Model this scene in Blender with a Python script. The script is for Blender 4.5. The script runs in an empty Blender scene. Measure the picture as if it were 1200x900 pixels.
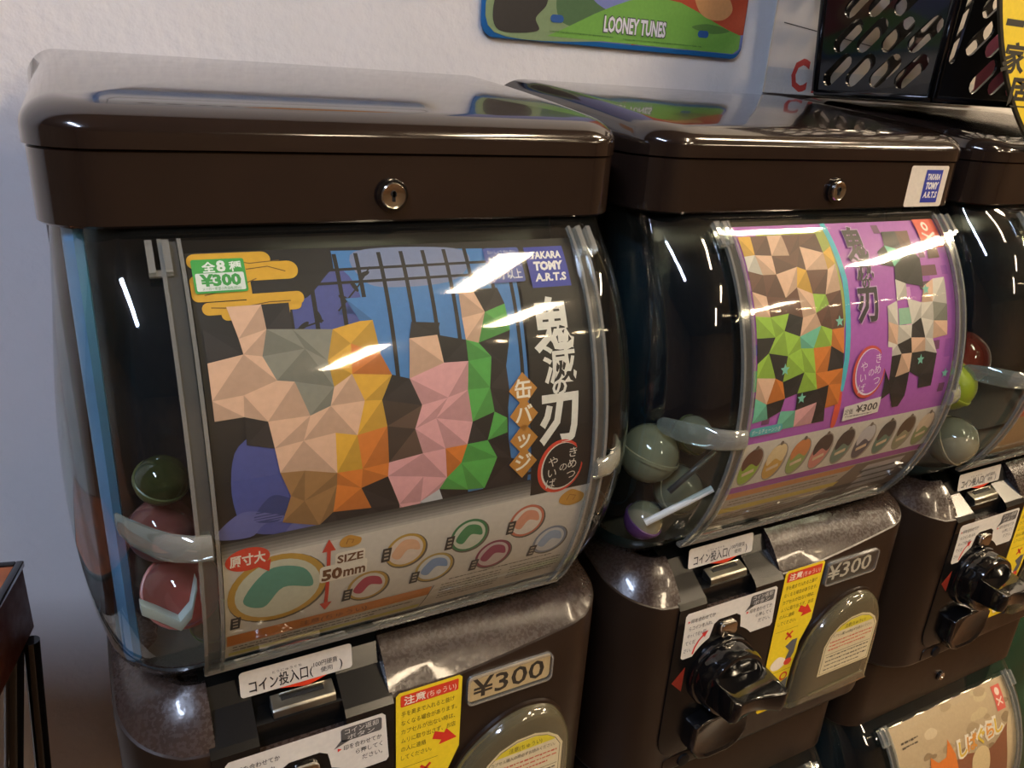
import bpy, bmesh, math, random
from math import sin, cos, pi, sqrt, copysign, radians
from mathutils import Vector, Matrix
from mathutils.geometry import tessellate_polygon
random.seed(7)
SC = bpy.context.scene
COL = SC.collection
# ------------------------------------------------------------------ camera
cd = bpy.data.cameras.new('camera'); cam = bpy.data.objects.new('camera', cd); COL.objects.link(cam)
cd.sensor_fit = 'HORIZONTAL'; cd.sensor_width = 36.0; cd.lens = 36*914.7/1200; cd.clip_start = .01; cd.clip_end = 50
RX = Vector((0.884355, -0.462930, 0.060097)); RY = Vector((-0.119302, -0.348594, -0.929650)); RZ = Vector((0.451313, 0.814971, -0.363509))
M = Matrix((RX, -RY, -RZ)).transposed().to_4x4(); M.translation = Vector((0.034511, -0.393691, 0.073797))
cam.matrix_world = M
SC.camera = cam
# ------------------------------------------------------------------ world, exposure
w = bpy.data.worlds.new('world'); SC.world = w; w.use_nodes = True
w.node_tree.nodes['Background'].inputs[0].default_value = (.5, .45, .42, 1)
w.node_tree.nodes['Background'].inputs[1].default_value = .05
vs = SC.view_settings; vs.view_transform = 'Standard'; vs.look = 'None'; vs.gamma = 1; vs.use_curve_mapping = False
vs.exposure = 0.98
WARM = (1.0, .80, .55); COOL = (.62, .74, 1.0)
#         x      y     z     length width strength colour
LAMPS = [(1.02, -.95, 1.32, .72, .085, 30, WARM), (1.12, -3.3, 1.32, 1.1, .10, 34, WARM), (1.56, -2.1, 1.32, .6, .09, 34, WARM),
         (2.92, -1.0, 1.32, .75, .13, 105, WARM), (-.75, -1.0, 1.32, .9, .12, 44, COOL),
         (3.6, -3.2, 1.32, 1.1, .10, 34, WARM), (1.75, -.38, 1.32, .10, .60, 40, WARM)]  # last lamp is added, unseen, to warm the back wall on the right
# ------------------------------------------------------------------ materials
def lin(c):
    return tuple((x/12.92 if x <= .04045 else ((x+.055)/1.055)**2.4) for x in [v/255 for v in c[:3]]) + (1,)
MATS = {}
def mat(name, col, rough=.5, metal=0, coat=0, ior=1.5, noise=0, nscale=40, bump=0, bscale=200, rvar=0, emit=0, alpha=1):
    if name in MATS: return MATS[name]
    m = bpy.data.materials.new(name); m.use_nodes = True; nt = m.node_tree; b = nt.nodes['Principled BSDF']
    c = lin(col)
    b.inputs['Base Color'].default_value = c; b.inputs['Roughness'].default_value = rough
    b.inputs['Metallic'].default_value = metal; b.inputs['Coat Weight'].default_value = coat; b.inputs['Coat Roughness'].default_value = .04
    b.inputs['IOR'].default_value = ior
    tc = nt.nodes.new('ShaderNodeTexCoord')
    if noise:
        n = nt.nodes.new('ShaderNodeTexNoise'); n.inputs['Scale'].default_value = nscale; n.inputs['Detail'].default_value = 4
        nt.links.new(tc.outputs['Object'], n.inputs['Vector'])
        r = nt.nodes.new('ShaderNodeValToRGB'); r.color_ramp.elements[0].position = .35; r.color_ramp.elements[1].position = .68
        r.color_ramp.elements[0].color = tuple(x*(1-noise) for x in c[:3])+(1,); r.color_ramp.elements[1].color = tuple(min(1, x*(1+noise)) for x in c[:3])+(1,)
        nt.links.new(n.outputs['Fac'], r.inputs[0]); nt.links.new(r.outputs[0], b.inputs['Base Color'])
    if rvar:
        n = nt.nodes.new('ShaderNodeTexNoise'); n.inputs['Scale'].default_value = max(90, nscale*4); n.inputs['Detail'].default_value = 5
        nt.links.new(tc.outputs['Object'], n.inputs['Vector'])
        mr = nt.nodes.new('ShaderNodeMapRange'); mr.inputs['To Min'].default_value = max(0, rough-rvar); mr.inputs['To Max'].default_value = rough+rvar
        mr.inputs['From Min'].default_value = .3; mr.inputs['From Max'].default_value = .7
        nt.links.new(n.outputs['Fac'], mr.inputs['Value']); nt.links.new(mr.outputs[0], b.inputs['Roughness'])
    if bump:
        n = nt.nodes.new('ShaderNodeTexNoise'); n.inputs['Scale'].default_value = bscale; n.inputs['Detail'].default_value = 3
        nt.links.new(tc.outputs['Object'], n.inputs['Vector'])
        bp = nt.nodes.new('ShaderNodeBump'); bp.inputs['Strength'].default_value = bump; bp.inputs['Distance'].default_value = .002
        nt.links.new(n.outputs['Fac'], bp.inputs['Height']); nt.links.new(bp.outputs[0], b.inputs['Normal'])
    if emit:
        b.inputs['Emission Color'].default_value = c; b.inputs['Emission Strength'].default_value = emit
    MATS[name] = m; return m
def clear(name, tint=(245, 248, 245), haze=.03, hazecol=(200, 200, 190), rough=.03, gloss=1.0, ior=1.5, wav=0):
    """thin clear plastic: transparent sheet with Fresnel reflection and a little milky haze"""
    if name in MATS: return MATS[name]
    m = bpy.data.materials.new(name); m.use_nodes = True; nt = m.node_tree; nt.nodes.clear()
    out = nt.nodes.new('ShaderNodeOutputMaterial'); tr = nt.nodes.new('ShaderNodeBsdfTransparent'); tr.inputs[0].default_value = lin(tint)
    df = nt.nodes.new('ShaderNodeBsdfDiffuse'); df.inputs[0].default_value = lin(hazecol)
    gl = nt.nodes.new('ShaderNodeBsdfGlossy'); gl.inputs['Roughness'].default_value = rough; gl.inputs[0].default_value = (gloss, gloss, gloss, 1)
    m1 = nt.nodes.new('ShaderNodeMixShader'); m1.inputs[0].default_value = haze
    nt.links.new(tr.outputs[0], m1.inputs[1]); nt.links.new(df.outputs[0], m1.inputs[2])
    # two-sided Schlick reflection of a thin sheet
    ge = nt.nodes.new('ShaderNodeNewGeometry'); dt = nt.nodes.new('ShaderNodeVectorMath'); dt.operation = 'DOT_PRODUCT'
    nt.links.new(ge.outputs['Incoming'], dt.inputs[0]); nt.links.new(ge.outputs['Normal'], dt.inputs[1])
    def ma(op, a, b):
        q = nt.nodes.new('ShaderNodeMath'); q.operation = op; q.use_clamp = op in ('SUBTRACT', 'MULTIPLY_ADD')
        for i, x in enumerate((a, b)):
            if x is None: continue
            if isinstance(x, (int, float)): q.inputs[i].default_value = x
            else: nt.links.new(x, q.inputs[i])
        return q
    ab = ma('ABSOLUTE', dt.outputs['Value'], None); om = ma('SUBTRACT', 1.0, ab.outputs[0]); pw = ma('POWER', om.outputs[0], 5.0)
    r0 = 2*((ior-1)/(ior+1))**2*.9
    sc_ = ma('MULTIPLY', pw.outputs[0], 1-r0); fr = ma('ADD', sc_.outputs[0], r0); fr.use_clamp = True
    tc = nt.nodes.new('ShaderNodeTexCoord'); n = nt.nodes.new('ShaderNodeTexNoise'); n.inputs['Scale'].default_value = 30
    nt.links.new(tc.outputs['Object'], n.inputs['Vector'])
    if wav:
        bp = nt.nodes.new('ShaderNodeBump'); bp.inputs['Strength'].default_value = wav; bp.inputs['Distance'].default_value = .002
        nt.links.new(n.outputs['Fac'], bp.inputs['Height']); nt.links.new(bp.outputs[0], gl.inputs['Normal'])
    m2 = nt.nodes.new('ShaderNodeMixShader')
    nt.links.new(fr.outputs[0], m2.inputs[0]); nt.links.new(m1.outputs[0], m2.inputs[1]); nt.links.new(gl.outputs[0], m2.inputs[2])
    nt.links.new(m2.outputs[0], out.inputs[0]); MATS[name] = m; return m
def P(col, rough=.55):                       # printing ink / paper of one colour
    return mat('ink_%d_%d_%d' % tuple(col), col, rough, noise=.04, nscale=300)
BROWN = mat('brown_plastic', (36, 26, 21), .14, coat=.7, ior=1.5, noise=.12, nscale=9, rvar=.03)
BROWN_DUSTY = mat('dusty_brown_plastic', (58, 46, 40), .27, coat=.35, noise=.16, nscale=110, rvar=.12, bump=.05, bscale=400)
BROWN_BODY = mat('brown_body_plastic', (38, 27, 19), .32, noise=.1, nscale=12, rvar=.04)
BLACK = mat('black_plastic', (14, 14, 15), .12, coat=.5, rvar=.03)
BLACK_SATIN = mat('satin_black_plastic', (13, 13, 13), .24)
TEAL = mat('dark_teal_lining', (4, 24, 32), .22, noise=.3, nscale=14)
CHROME = mat('chromed_metal', (205, 200, 190), .16, metal=1, rvar=.05)
BRASS = mat('dull_brass', (150, 147, 136), .36, metal=1, rvar=.08)
DARK = mat('black_hole', (4, 4, 4), .6)
CASE = clear('clear_case_plastic', haze=.007, tint=(232, 243, 242), wav=.04, ior=1.52)
PANEL = clear('clear_panel_plastic', haze=.012, rough=.045, wav=.05)
RAIL = clear('clear_rail_plastic', tint=(225, 228, 222), haze=.22, hazecol=(205, 205, 198), rough=.06, ior=1.8)
FLAP = clear('smoky_door_plastic', tint=(190, 182, 156), haze=.26, hazecol=(160, 150, 116), rough=.08, ior=1.6)
BLUE_TRAY = mat('light_blue_plastic', (96, 150, 190), .35, noise=.1)
TEAL_TRAY = mat('teal_tray_plastic', (52, 84, 84), .35, noise=.1)
LUG = clear('milky_lug_plastic', tint=(225, 228, 222), haze=.30, hazecol=(205, 202, 186), rough=.06, ior=1.75)
# ------------------------------------------------------------------ object helpers
def put(o, parent=None):
    COL.objects.link(o)
    if parent is not None: o.parent = parent
    return o
def empty(name, loc, label, cat, group=None, rz=0):
    o = bpy.data.objects.new(name, None); COL.objects.link(o); o.location = loc; o.rotation_euler = (0, 0, rz); o.empty_display_size = .02
    return tag(o, label, cat, group)
def tag(o, label, cat, group=None):
    o['label'] = label; o['category'] = cat
    if group: o['group'] = group
    return o
class MB:
    """mesh builder: polygons with a material each"""
    def __init__(s): s.v = []; s.f = []; s.m = []; s.mats = []
    def mi(s, m):
        if m not in s.mats: s.mats.append(m)
        return s.mats.index(m)
    def add(s, vs, fs, m):
        b = len(s.v); k = s.mi(m); s.v += [tuple(x) for x in vs]
        for f in fs: s.f.append([i+b for i in f]); s.m.append(k)
    def box(s, lo, hi, m, R=None):
        (a, b, c), (d, e, f) = lo, hi
        v = [Vector((x, y, z)) for z in (c, f) for y in (b, e) for x in (a, d)]
        if R is not None: v = [R @ p for p in v]
        s.add(v, [(0, 2, 3, 1), (4, 5, 7, 6), (0, 1, 5, 4), (2, 6, 7, 3), (0, 4, 6, 2), (1, 3, 7, 5)], m)
    def loft(s, rings, m, closed=True, cap0=False, cap1=False):
        n = len(rings[0]); vs = [p for r in rings for p in r]; fs = []
        for i in range(len(rings)-1):
            for j in range(n if closed else n-1):
                k = (j+1) % n; fs.append((i*n+j, i*n+k, (i+1)*n+k, (i+1)*n+j))
        if cap0: fs.append(tuple(reversed(range(n))))
        if cap1: fs.append(tuple((len(rings)-1)*n+j for j in range(n)))
        s.add(vs, fs, m)
    def tube(s, pts, r, m, n=10, caps=True):
        pts = [Vector(p) for p in pts]; rings = []
        for i, p in enumerate(pts):
            d = (pts[min(i+1, len(pts)-1)]-pts[max(i-1, 0)]).normalized()
            a = Vector((0, 0, 1)) if abs(d.z) < .9 else Vector((1, 0, 0))
            u = d.cross(a).normalized(); q = d.cross(u); rr = r[i] if isinstance(r, (list, tuple)) else r
            rings.append([p+u*rr*cos(2*pi*k/n)+q*rr*sin(2*pi*k/n) for k in range(n)])
        s.loft(rings, m, cap0=caps, cap1=caps)
    def lathe(s, prof, c, axis, m, n=28, cap0=True, cap1=True):
        """prof = [(radius, distance along axis)]"""
        axis = Vector(axis).normalized(); a = Vector((0, 0, 1)) if abs(axis.z) < .9 else Vector((1, 0, 0))
        u = axis.cross(a).normalized(); q = axis.cross(u); c = Vector(c)
        s.loft([[c+axis*h+u*r*cos(2*pi*k/n)+q*r*sin(2*pi*k/n) for k in range(n)] for r, h in prof], m, cap0=cap0, cap1=cap1)
    def build(s, name, parent=None, smooth=True, bevel=0, kind=None, label=None, angle=35, weld=False, bseg=2):
        me = bpy.data.meshes.new(name); me.from_pydata(s.v, [], s.f); me.update()
        for m in s.mats: me.materials.append(m)
        me.polygons.foreach_set('material_index', s.m)
        bm = bmesh.new(); bm.from_mesh(me)
        if weld: bmesh.ops.remove_doubles(bm, verts=bm.verts, dist=1e-6)
        bmesh.ops.recalc_face_normals(bm, faces=bm.faces)
        if bevel:
            es = [e for e in bm.edges if len(e.link_faces) == 2 and e.calc_face_angle(0) > .6]
            bmesh.ops.bevel(bm, geom=es, offset=bevel, segments=bseg, affect='EDGES', profile=.5, clamp_overlap=True)
        for e in bm.edges:
            e.smooth = not (len(e.link_faces) == 2 and e.calc_face_angle(0) > radians(angle))
        bm.to_mesh(me); bm.free()
        if smooth: me.polygons.foreach_set('use_smooth', [True]*len(me.polygons))
        o = bpy.data.objects.new(name, me); put(o, parent)
        if kind: o['kind'] = kind
        if label: o['label'] = label
        return o
# ------------------------------------------------------------------ flat print: 2-D shapes laid on a surface
def ell(cx, cy, rx, ry, n=28, rot=0):
    return [(cx+rx*cos(t)*cos(rot)-ry*sin(t)*sin(rot), cy+rx*cos(t)*sin(rot)+ry*sin(t)*cos(rot)) for t in [2*pi*k/n for k in range(n)]]
def rect(x0, y0, x1, y1): return [(x0, y0), (x1, y0), (x1, y1), (x0, y1)]
def rrect(x0, y0, x1, y1, r, n=5):
    o = []
    for cx, cy, a in ((x1-r, y1-r, 0), (x0+r, y1-r, 90), (x0+r, y0+r, 180), (x1-r, y0+r, 270)):
        o += [(cx+r*cos(radians(a+90*k/n)), cy+r*sin(radians(a+90*k/n))) for k in range(n+1)]
    return o
def smooth2(pts, n=6):                       # closed Catmull-Rom
    o = []; L = len(pts)
    for i in range(L):
        p0, p1, p2, p3 = [pts[(i+k-1) % L] for k in range(4)]
        for k in range(n):
            t = k/n
            o.append(tuple(.5*((2*p1[a])+(-p0[a]+p2[a])*t+(2*p0[a]-5*p1[a]+4*p2[a]-p3[a])*t*t+(-p0[a]+3*p1[a]-3*p2[a]+p3[a])*t**3) for a in (0, 1)))
    return o
def stroke(pts, w):                          # a brush stroke of varying width as an outline
    w = w if isinstance(w, (list, tuple)) else [w]*len(pts); L = []; Rr = []
    for i, p in enumerate(pts):
        a = pts[max(i-1, 0)]; b = pts[min(i+1, len(pts)-1)]; d = Vector((b[0]-a[0], b[1]-a[1])).normalized()
        L.append((p[0]-d.y*w[i]/2, p[1]+d.x*w[i]/2)); Rr.append((p[0]+d.y*w[i]/2, p[1]-d.x*w[i]/2))
    return L+Rr[::-1]
_tc = bpy.data.curves.new('lettering_source', 'FONT'); _to = bpy.data.objects.new('lettering_source', _tc); COL.objects.link(_to)
_cache = {}
def glyphs(txt, bold=0):
    k = (txt, bold)
    if k not in _cache:
        _tc.body = txt; _tc.size = 1; _tc.resolution_u = 2; _tc.offset = bold
        dg = bpy.context.evaluated_depsgraph_get(); dg.update()
        me = bpy.data.meshes.new_from_object(_to.evaluated_get(dg))
        vs = [(v.co.x, v.co.y) for v in me.vertices]; fs = [tuple(p.vertices) for p in me.polygons]
        bpy.data.meshes.remove(me); _cache[k] = (vs, fs)
    return _cache[k]
class Print:
    """coordinates (u right, v down) in mm; fn(u, v, layer) -> 3-D point; step = slicing grid for curved surfaces"""
    def __init__(s, fn, step=None, base=0): s.fn = fn; s.step = step; s.bm = bmesh.new(); s.mats = []; s.base = base
    def mi(s, m):
        if m not in s.mats: s.mats.append(m)
        return s.mats.index(m)
    def raw(s, vs, fs, m, layer):
        k = s.mi(m); b = [s.bm.verts.new((x, y, layer+s.base)) for x, y in vs]
        for f in fs:
            if len(set(f)) < 3: continue
            try: fc = s.bm.faces.new([b[i] for i in f]); fc.material_index = k
            except ValueError: pass
    def poly(s, pts, col, layer=1):
        m = col if not isinstance(col, tuple) else P(col)
        tri = tessellate_polygon([[Vector((x, y, 0)) for x, y in pts]])
        s.raw(pts, tri, m, layer); return s
    def text(s, t, x, y, h, col, layer=2, bold=0, w=None, rot=0, align='L', sx=1.0, shear=0):
        """x, y = left baseline (or centre) ; h = cap height in mm of a CJK em ; w = forced total width"""
        m = col if not isinstance(col, tuple) else P(col)
        vs, fs = glyphs(t, bold)
        if not vs: return s
        x0 = min(v[0] for v in vs); x1 = max(v[0] for v in vs)
        k = h/.88; kx = k*sx
        if w: kx = w/(x1-x0)
        off = {'L': x0, 'C': (x0+x1)/2, 'R': x1}[align]
        out = []
        for a, b in vs:
            px, py = (a-off)*kx+shear*b*k, -b*k
            out.append((x+px*cos(rot)-py*sin(rot), y+px*sin(rot)+py*cos(rot)))
        s.raw(out, fs, m, layer); return s
    def box_text(s, t, x0, y0, x1, y1, col, layer=2, bold=0, shear=0):
        """fit glyph outline exactly in the box"""
        m = col if not isinstance(col, tuple) else P(col); vs, fs = glyphs(t, bold)
        a0 = min(v[0] for v in vs); a1 = max(v[0] for v in vs); b0 = min(v[1] for v in vs); b1 = max(v[1] for v in vs)
        s.raw([(x0+(a-a0)/(a1-a0)*(x1-x0)+shear*(b-b0)/(b1-b0), y1-(b-b0)/(b1-b0)*(y1-y0)) for a, b in vs], fs, m, layer); return s
    def lines(s, x0, y0, x1, n, dy, h, col, layer=2, seed=1):       # rows of print too small to read
        r = random.Random(seed)
        for i in range(n):
            x = x0; y = y0+i*dy; end = x1-(r.random()*.25*(x1-x0) if i == n-1 else 0)
            while x < end:
                wd = min(r.uniform(.6, 2.6)*h, end-x)
                s.poly(rect(x, y, x+wd, y+h*r.uniform(.55, 1)), col, layer); x += wd+r.uniform(.25, .6)*h
        return s
    def build(s, name, parent, label=None):
        bm = s.bm
        if s.step:
            ys = [v.co.y for v in bm.verts]; k = math.floor(min(ys)/s.step)+1
            while k*s.step < max(ys):
                bmesh.ops.bisect_plane(bm, geom=bm.verts[:]+bm.edges[:]+bm.faces[:], plane_co=(0, k*s.step, 0), plane_no=(0, 1, 0), dist=1e-4); k += 1
        for v in bm.verts: v.co = s.fn(v.co.x, v.co.y, v.co.z)
        me = bpy.data.meshes.new(name); bm.to_mesh(me); bm.free()
        for m in s.mats: me.materials.append(m)
        o = bpy.data.objects.new(name, me); put(o, parent)
        if label: o['label'] = label
        return o
def plane(o, ux, nv, dn, lift=.00006):
    """map for a flat face: origin, u axis, normal, down axis"""
    o = Vector(o); ux = Vector(ux).normalized(); nv = Vector(nv).normalized(); dn = Vector(dn).normalized()
    return lambda u, v, l: o+ux*(u*.001)+dn*(v*.001)+nv*(lift*(l+1))
# ------------------------------------------------------------------ setting: the room
def structure(name, lo, hi, m, smooth=False):
    b = MB(); b.box(lo, hi, m); return b.build(name, kind='structure', smooth=smooth)
wallm = mat('white_textured_wall', (222, 220, 220), .75, noise=.03, nscale=5, bump=.55, bscale=120)
structure('wall_back', (-3, .24, -1.3), (6, .34, 1.4), wallm)
dimwall = mat('beige_wall', (120, 98, 76), .7, noise=.2, nscale=2)
structure('wall_left', (-3.1, -5, -1.3), (-3, .34, 1.4), dimwall)
structure('wall_right', (6, -5, -1.3), (6.1, .34, 1.4), dimwall)
structure('wall_front', (-3.1, -5.1, -1.3), (6.1, -5, 1.4), dimwall)
structure('floor', (-3.1, -5.1, -1.35), (6.1, .34, -1.3), mat('wood_floor', (92, 66, 44), .4, noise=.3, nscale=3))
structure('ceiling', (-3.1, -5.1, 1.4), (6.1, .34, 1.45), mat('ceiling_paint', (120, 108, 94), .8, noise=.1, nscale=2))
for i, (x, y, z, L, W, S, c) in enumerate(LAMPS):
    side = 'cool white' if c is COOL else 'warm white'
    where = ['above and before the three machines', 'far back along the middle of the room', 'behind the first lamp', 'over the right end of the row', 'over the left end of the row', 'far back on the right', 'added close to the back wall to warm it on the right'][i]
    t = empty('ceiling_lamp', (x, y, 1.4), side+' ceiling lamp '+where, 'lamp', 'ceiling lamps of the room')
    b = MB(); b.box((-W/2-.02, -L/2-.02, -.06), (W/2+.02, L/2+.02, 0), mat('lamp_housing', (200, 198, 190), .5)); b.build('housing', t, bevel=.004)
    em = mat('lamp_%s_%d' % ('cool' if c is COOL else 'warm', S), tuple(int(255*(v**(1/2.2))) for v in c), .5, emit=S)
    b = MB(); b.box((-W/2, -L/2, -.085), (W/2, L/2, -.0605), em); b.build('diffuser', t, smooth=False)
# ------------------------------------------------------------------ machine geometry
YM, ZC, BA, BB, NN = .058, -.129, .086, .141, 1.85
def barrel(t, off=0):
    f = lambda q: copysign(abs(q)**(2/NN), q)
    return (-YM+BA-(BA-off)*f(cos(t)), ZC-(BB-off)*f(sin(t)))
class Arc:
    def __init__(s, off, t0=-1.3, t1=1.5, z0=-.010):
        N = 1400; s.p = [barrel(t0+(t1-t0)*i/N, off) for i in range(N+1)]; a = [0]
        for i in range(N): a.append(a[-1]+math.dist(s.p[i], s.p[i+1]))
        i0 = min(range(N+1), key=lambda i: abs(s.p[i][1]-z0)); s.a = [q-a[i0] for q in a]
    def at(s, v):
        a = s.a; lo, hi = 0, len(a)-1
        v = max(a[0], min(a[-1]-1e-9, v))
        while hi-lo > 1:
            m = (lo+hi)//2
            if a[m] <= v: lo = m
            else: hi = m
        k = (v-a[lo])/(a[hi]-a[lo]); y = s.p[lo][0]*(1-k)+s.p[hi][0]*k; z = s.p[lo][1]*(1-k)+s.p[hi][1]*k
        ty, tz = s.p[hi][0]-s.p[lo][0], s.p[hi][1]-s.p[lo][1]; L = math.hypot(ty, tz)
        return y, z, tz/L, -ty/L          # outward normal (ny, nz): ny < 0 at the front
ARC = Arc(.003)
def poster_fn(u, v, l):
    y, z, ny, nz = ARC.at(v*.001); s = .00006*(l+1)
    return Vector((u*.001, y+ny*s, z+nz*s))
def outline(x0, x1, yf, yb, rf, rb=.004, rr=None, n=9, inset=0, side=8, front=24):
    """open-front plan outline from back-left round the front to back-right, closed ring; returns points and outward normals"""
    rr = rr or rf; x0 += inset; x1 -= inset; yf += inset; yb -= inset; rl = max(rf-inset, .0008); rr = max(rr-inset, .0008)
    pts = []; nr = []
    for k in range(side): pts.append((x0, yb+(yf+rl-yb)*k/side)); nr.append((-1, 0))
    for k in range(n+1):
        a = pi+pi/2*k/n; pts.append((x0+rl+rl*cos(a), yf+rl+rl*sin(a))); nr.append((cos(a), sin(a)))
    for k in range(1, front): pts.append((x0+rl+(x1-rr-x0-rl)*k/front, yf)); nr.append((0, -1))
    for k in range(n+1):
        a = 1.5*pi+pi/2*k/n; pts.append((x1-rr+rr*cos(a), yf+rr+rr*sin(a))); nr.append((cos(a), sin(a)))
    for k in range(1, side+1): pts.append((x1, yf+rr+(yb-yf-rr)*k/side)); nr.append((1, 0))
    return pts, nr
LX0, LX1 = .012, .323
def lid_height(y):
    t = max(0, min(1, y/.205)); return .0522+.0225*(t*(2-t)*.35+t*.65)
def make_lid(T, zb=0.0, simple=False, yf=0.0):
    rings = []
    for ins, z in ((.004, .0015), (.0012, 0), (0, .0012), (0, .0335), (.0008, .0343)):
        rings.append([(x, y, z+zb) for x, y in outline(LX0, LX1, yf, .215, .028, inset=ins)[0]])
    if simple: b = MB(); b.loft(rings, BROWN, cap0=True, cap1=True); return b.build('lid_band', T)
    b = MB(); b.loft(rings, BROWN, cap0=True); b.build('lid_band', T)
    b = MB(); rings = [[(x, y, .0347) for x, y in outline(LX0, LX1, 0, .215, .028, inset=.001)[0]],
                       [(x, y, .0349) for x, y in outline(LX0, LX1, 0, .215, .029, inset=-.0014)[0]]]
    rf = .019
    for k in range(0, 13):
        a = pi/2*k/12; d = rf*(1-cos(a)); g = sin(a)
        ring = []
        for x, y in outline(LX0, LX1, 0, .215, .029, inset=-.0014+d)[0]:
            gg = g if y < .19 else 1-(1-g)*.5
            ring.append((x, y, .0415+(lid_height(y)-.0415)*gg))
        rings.append(ring)
    for d in (.026, .035, .046, .06, .078, .1):
        rings.append([(x, y, lid_height(y)+.001*min(1, (d-rf)/.04)) for x, y in outline(LX0, LX1, 0, .215, .029, inset=d)[0]])
    b.loft(rings, BROWN, cap1=True); return b.build('lid_cover', T)
def make_lock(T, x=.1737, z=.0139, y=0):
    b = MB(); b.lathe([(.0086, 0), (.0086, .0022), (.0074, .0026)], (x, y, z), (0, -1, 0), BLACK, cap0=False); o = b.build('lock', T)
    b = MB(); b.lathe([(.0068, .0020), (.0068, .0040), (.0062, .0046), (.0050, .0042)], (x, y, z), (0, -1, 0), CHROME); c = b.build('lock_cylinder', o)
    b = MB(); b.box((x-.0008, y-.0047, z-.0028), (x+.0008, y-.0041, z+.0028), DARK); b.lathe([(.0016, .0041), (.0016, .0047)], (x, y, z+.001), (0, -1, 0), DARK, n=12); b.build('keyhole', o, smooth=False)
CX0, CX1 = .0185, .3145
def case_pt(p, n, z, fb, ins=0):
    """fb: (front bulge, side bulge)"""
    q = fb[0]*n[1]**2+fb[1]*n[0]**2-ins
    return (p[0]+n[0]*q, p[1]+n[1]*q, z)
def case_rings(ins, z1=-.262, z0=-.0005, rows=30):
    pts, nr = outline(CX0, CX1, -.002, .21, .038, rr=.030, n=12, side=6)
    rings = []
    ts = [-1.42+2.86*i/rows for i in range(rows+1)]
    for t in ts:
        y, z = barrel(t, .004)
        if z > z0 or z < z1: continue
        s = (ZC-z)/BB; side = .008*(1-abs(s)**2.6)-.016*max(0, (s-.75)/.25)**2
        rings.append([case_pt(p, n, z, (-.002-y, side), ins) for p, n in zip(pts, nr)])
    return rings
def make_case(T, first=False):
    b = MB(); b.loft(case_rings(0), CASE); c = b.build('clear_case', T)
    # inside: the dark lining behind the display card, tray along the bottom
    b = MB()
    rows = []
    for i in range(13):
        a = i/12; z = -.004-.246*a; yb = .045-.028*sin(pi*min(1, a*1.05))
        rows.append([(.024, .12, z), (.026, yb+.03, z), (.034, yb+.008, z), (.05, yb, z), (.12, yb, z), (.2, yb, z), (.28, yb, z), (.300, yb+.008, z), (.308, yb+.03, z), (.311, .12, z)])
    b.loft(rows, TEAL, closed=False); b.build('dark_lining', T, angle=60)
    r = case_rings(.0035); n = len(r)
    b = MB(); b.loft([[(x, y, z) for x, y in outline(LX0+.001, LX1-.001, .075, .213, .012, n=4, side=3, front=8)[0]] for z in (0, -.262)], BROWN_BODY, cap0=True, cap1=True); b.build('rear_housing', T)
    if first:
        b = MB(); b.loft([[(.0215, .028, z), (.0212, .020, z), (.0225, .013, z), (.0262, .009, z), (.0300, .011, z), (.0305, .016, z)] for z in (-.0010, -.0013, -.16, -.245)], BLUE_TRAY, closed=False); b.build('side_channel', T, label='light blue upright strip along the left inside')
    b = MB(); low = [q for q in r if q[0][2] < -.238]; b.loft(low, BLUE_TRAY if first else TEAL_TRAY); b.build('inner_tray', T, label='light blue rim along the bottom inside' if first else 'dull teal rim along the bottom inside')
    b = MB(); b.add([(x, y, -.256) for x, y, z in r[-1]], [tuple(range(len(r[-1])))], mat('dim_inner_floor', (70, 66, 58), .5)); b.build('inner_floor', T, smooth=False)
    return c
def rail(b, x, w, t, m, v0, v1, arc, out=0):
    rings = []
    n = 44
    for i in range(n+1):
        y, z, ny, nz = arc.at(v0+(v1-v0)*i/n)
        rings.append([(x-w/2, y+ny*out, z+nz*out), (x-w/2, y+ny*(out+t), z+nz*(out+t)), (x+w/2, y+ny*(out+t), z+nz*(out+t)), (x+w/2, y+ny*out, z+nz*out)])
    b.loft(rings, m, cap0=True, cap1=True)
ARC0 = Arc(0.0)
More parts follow.
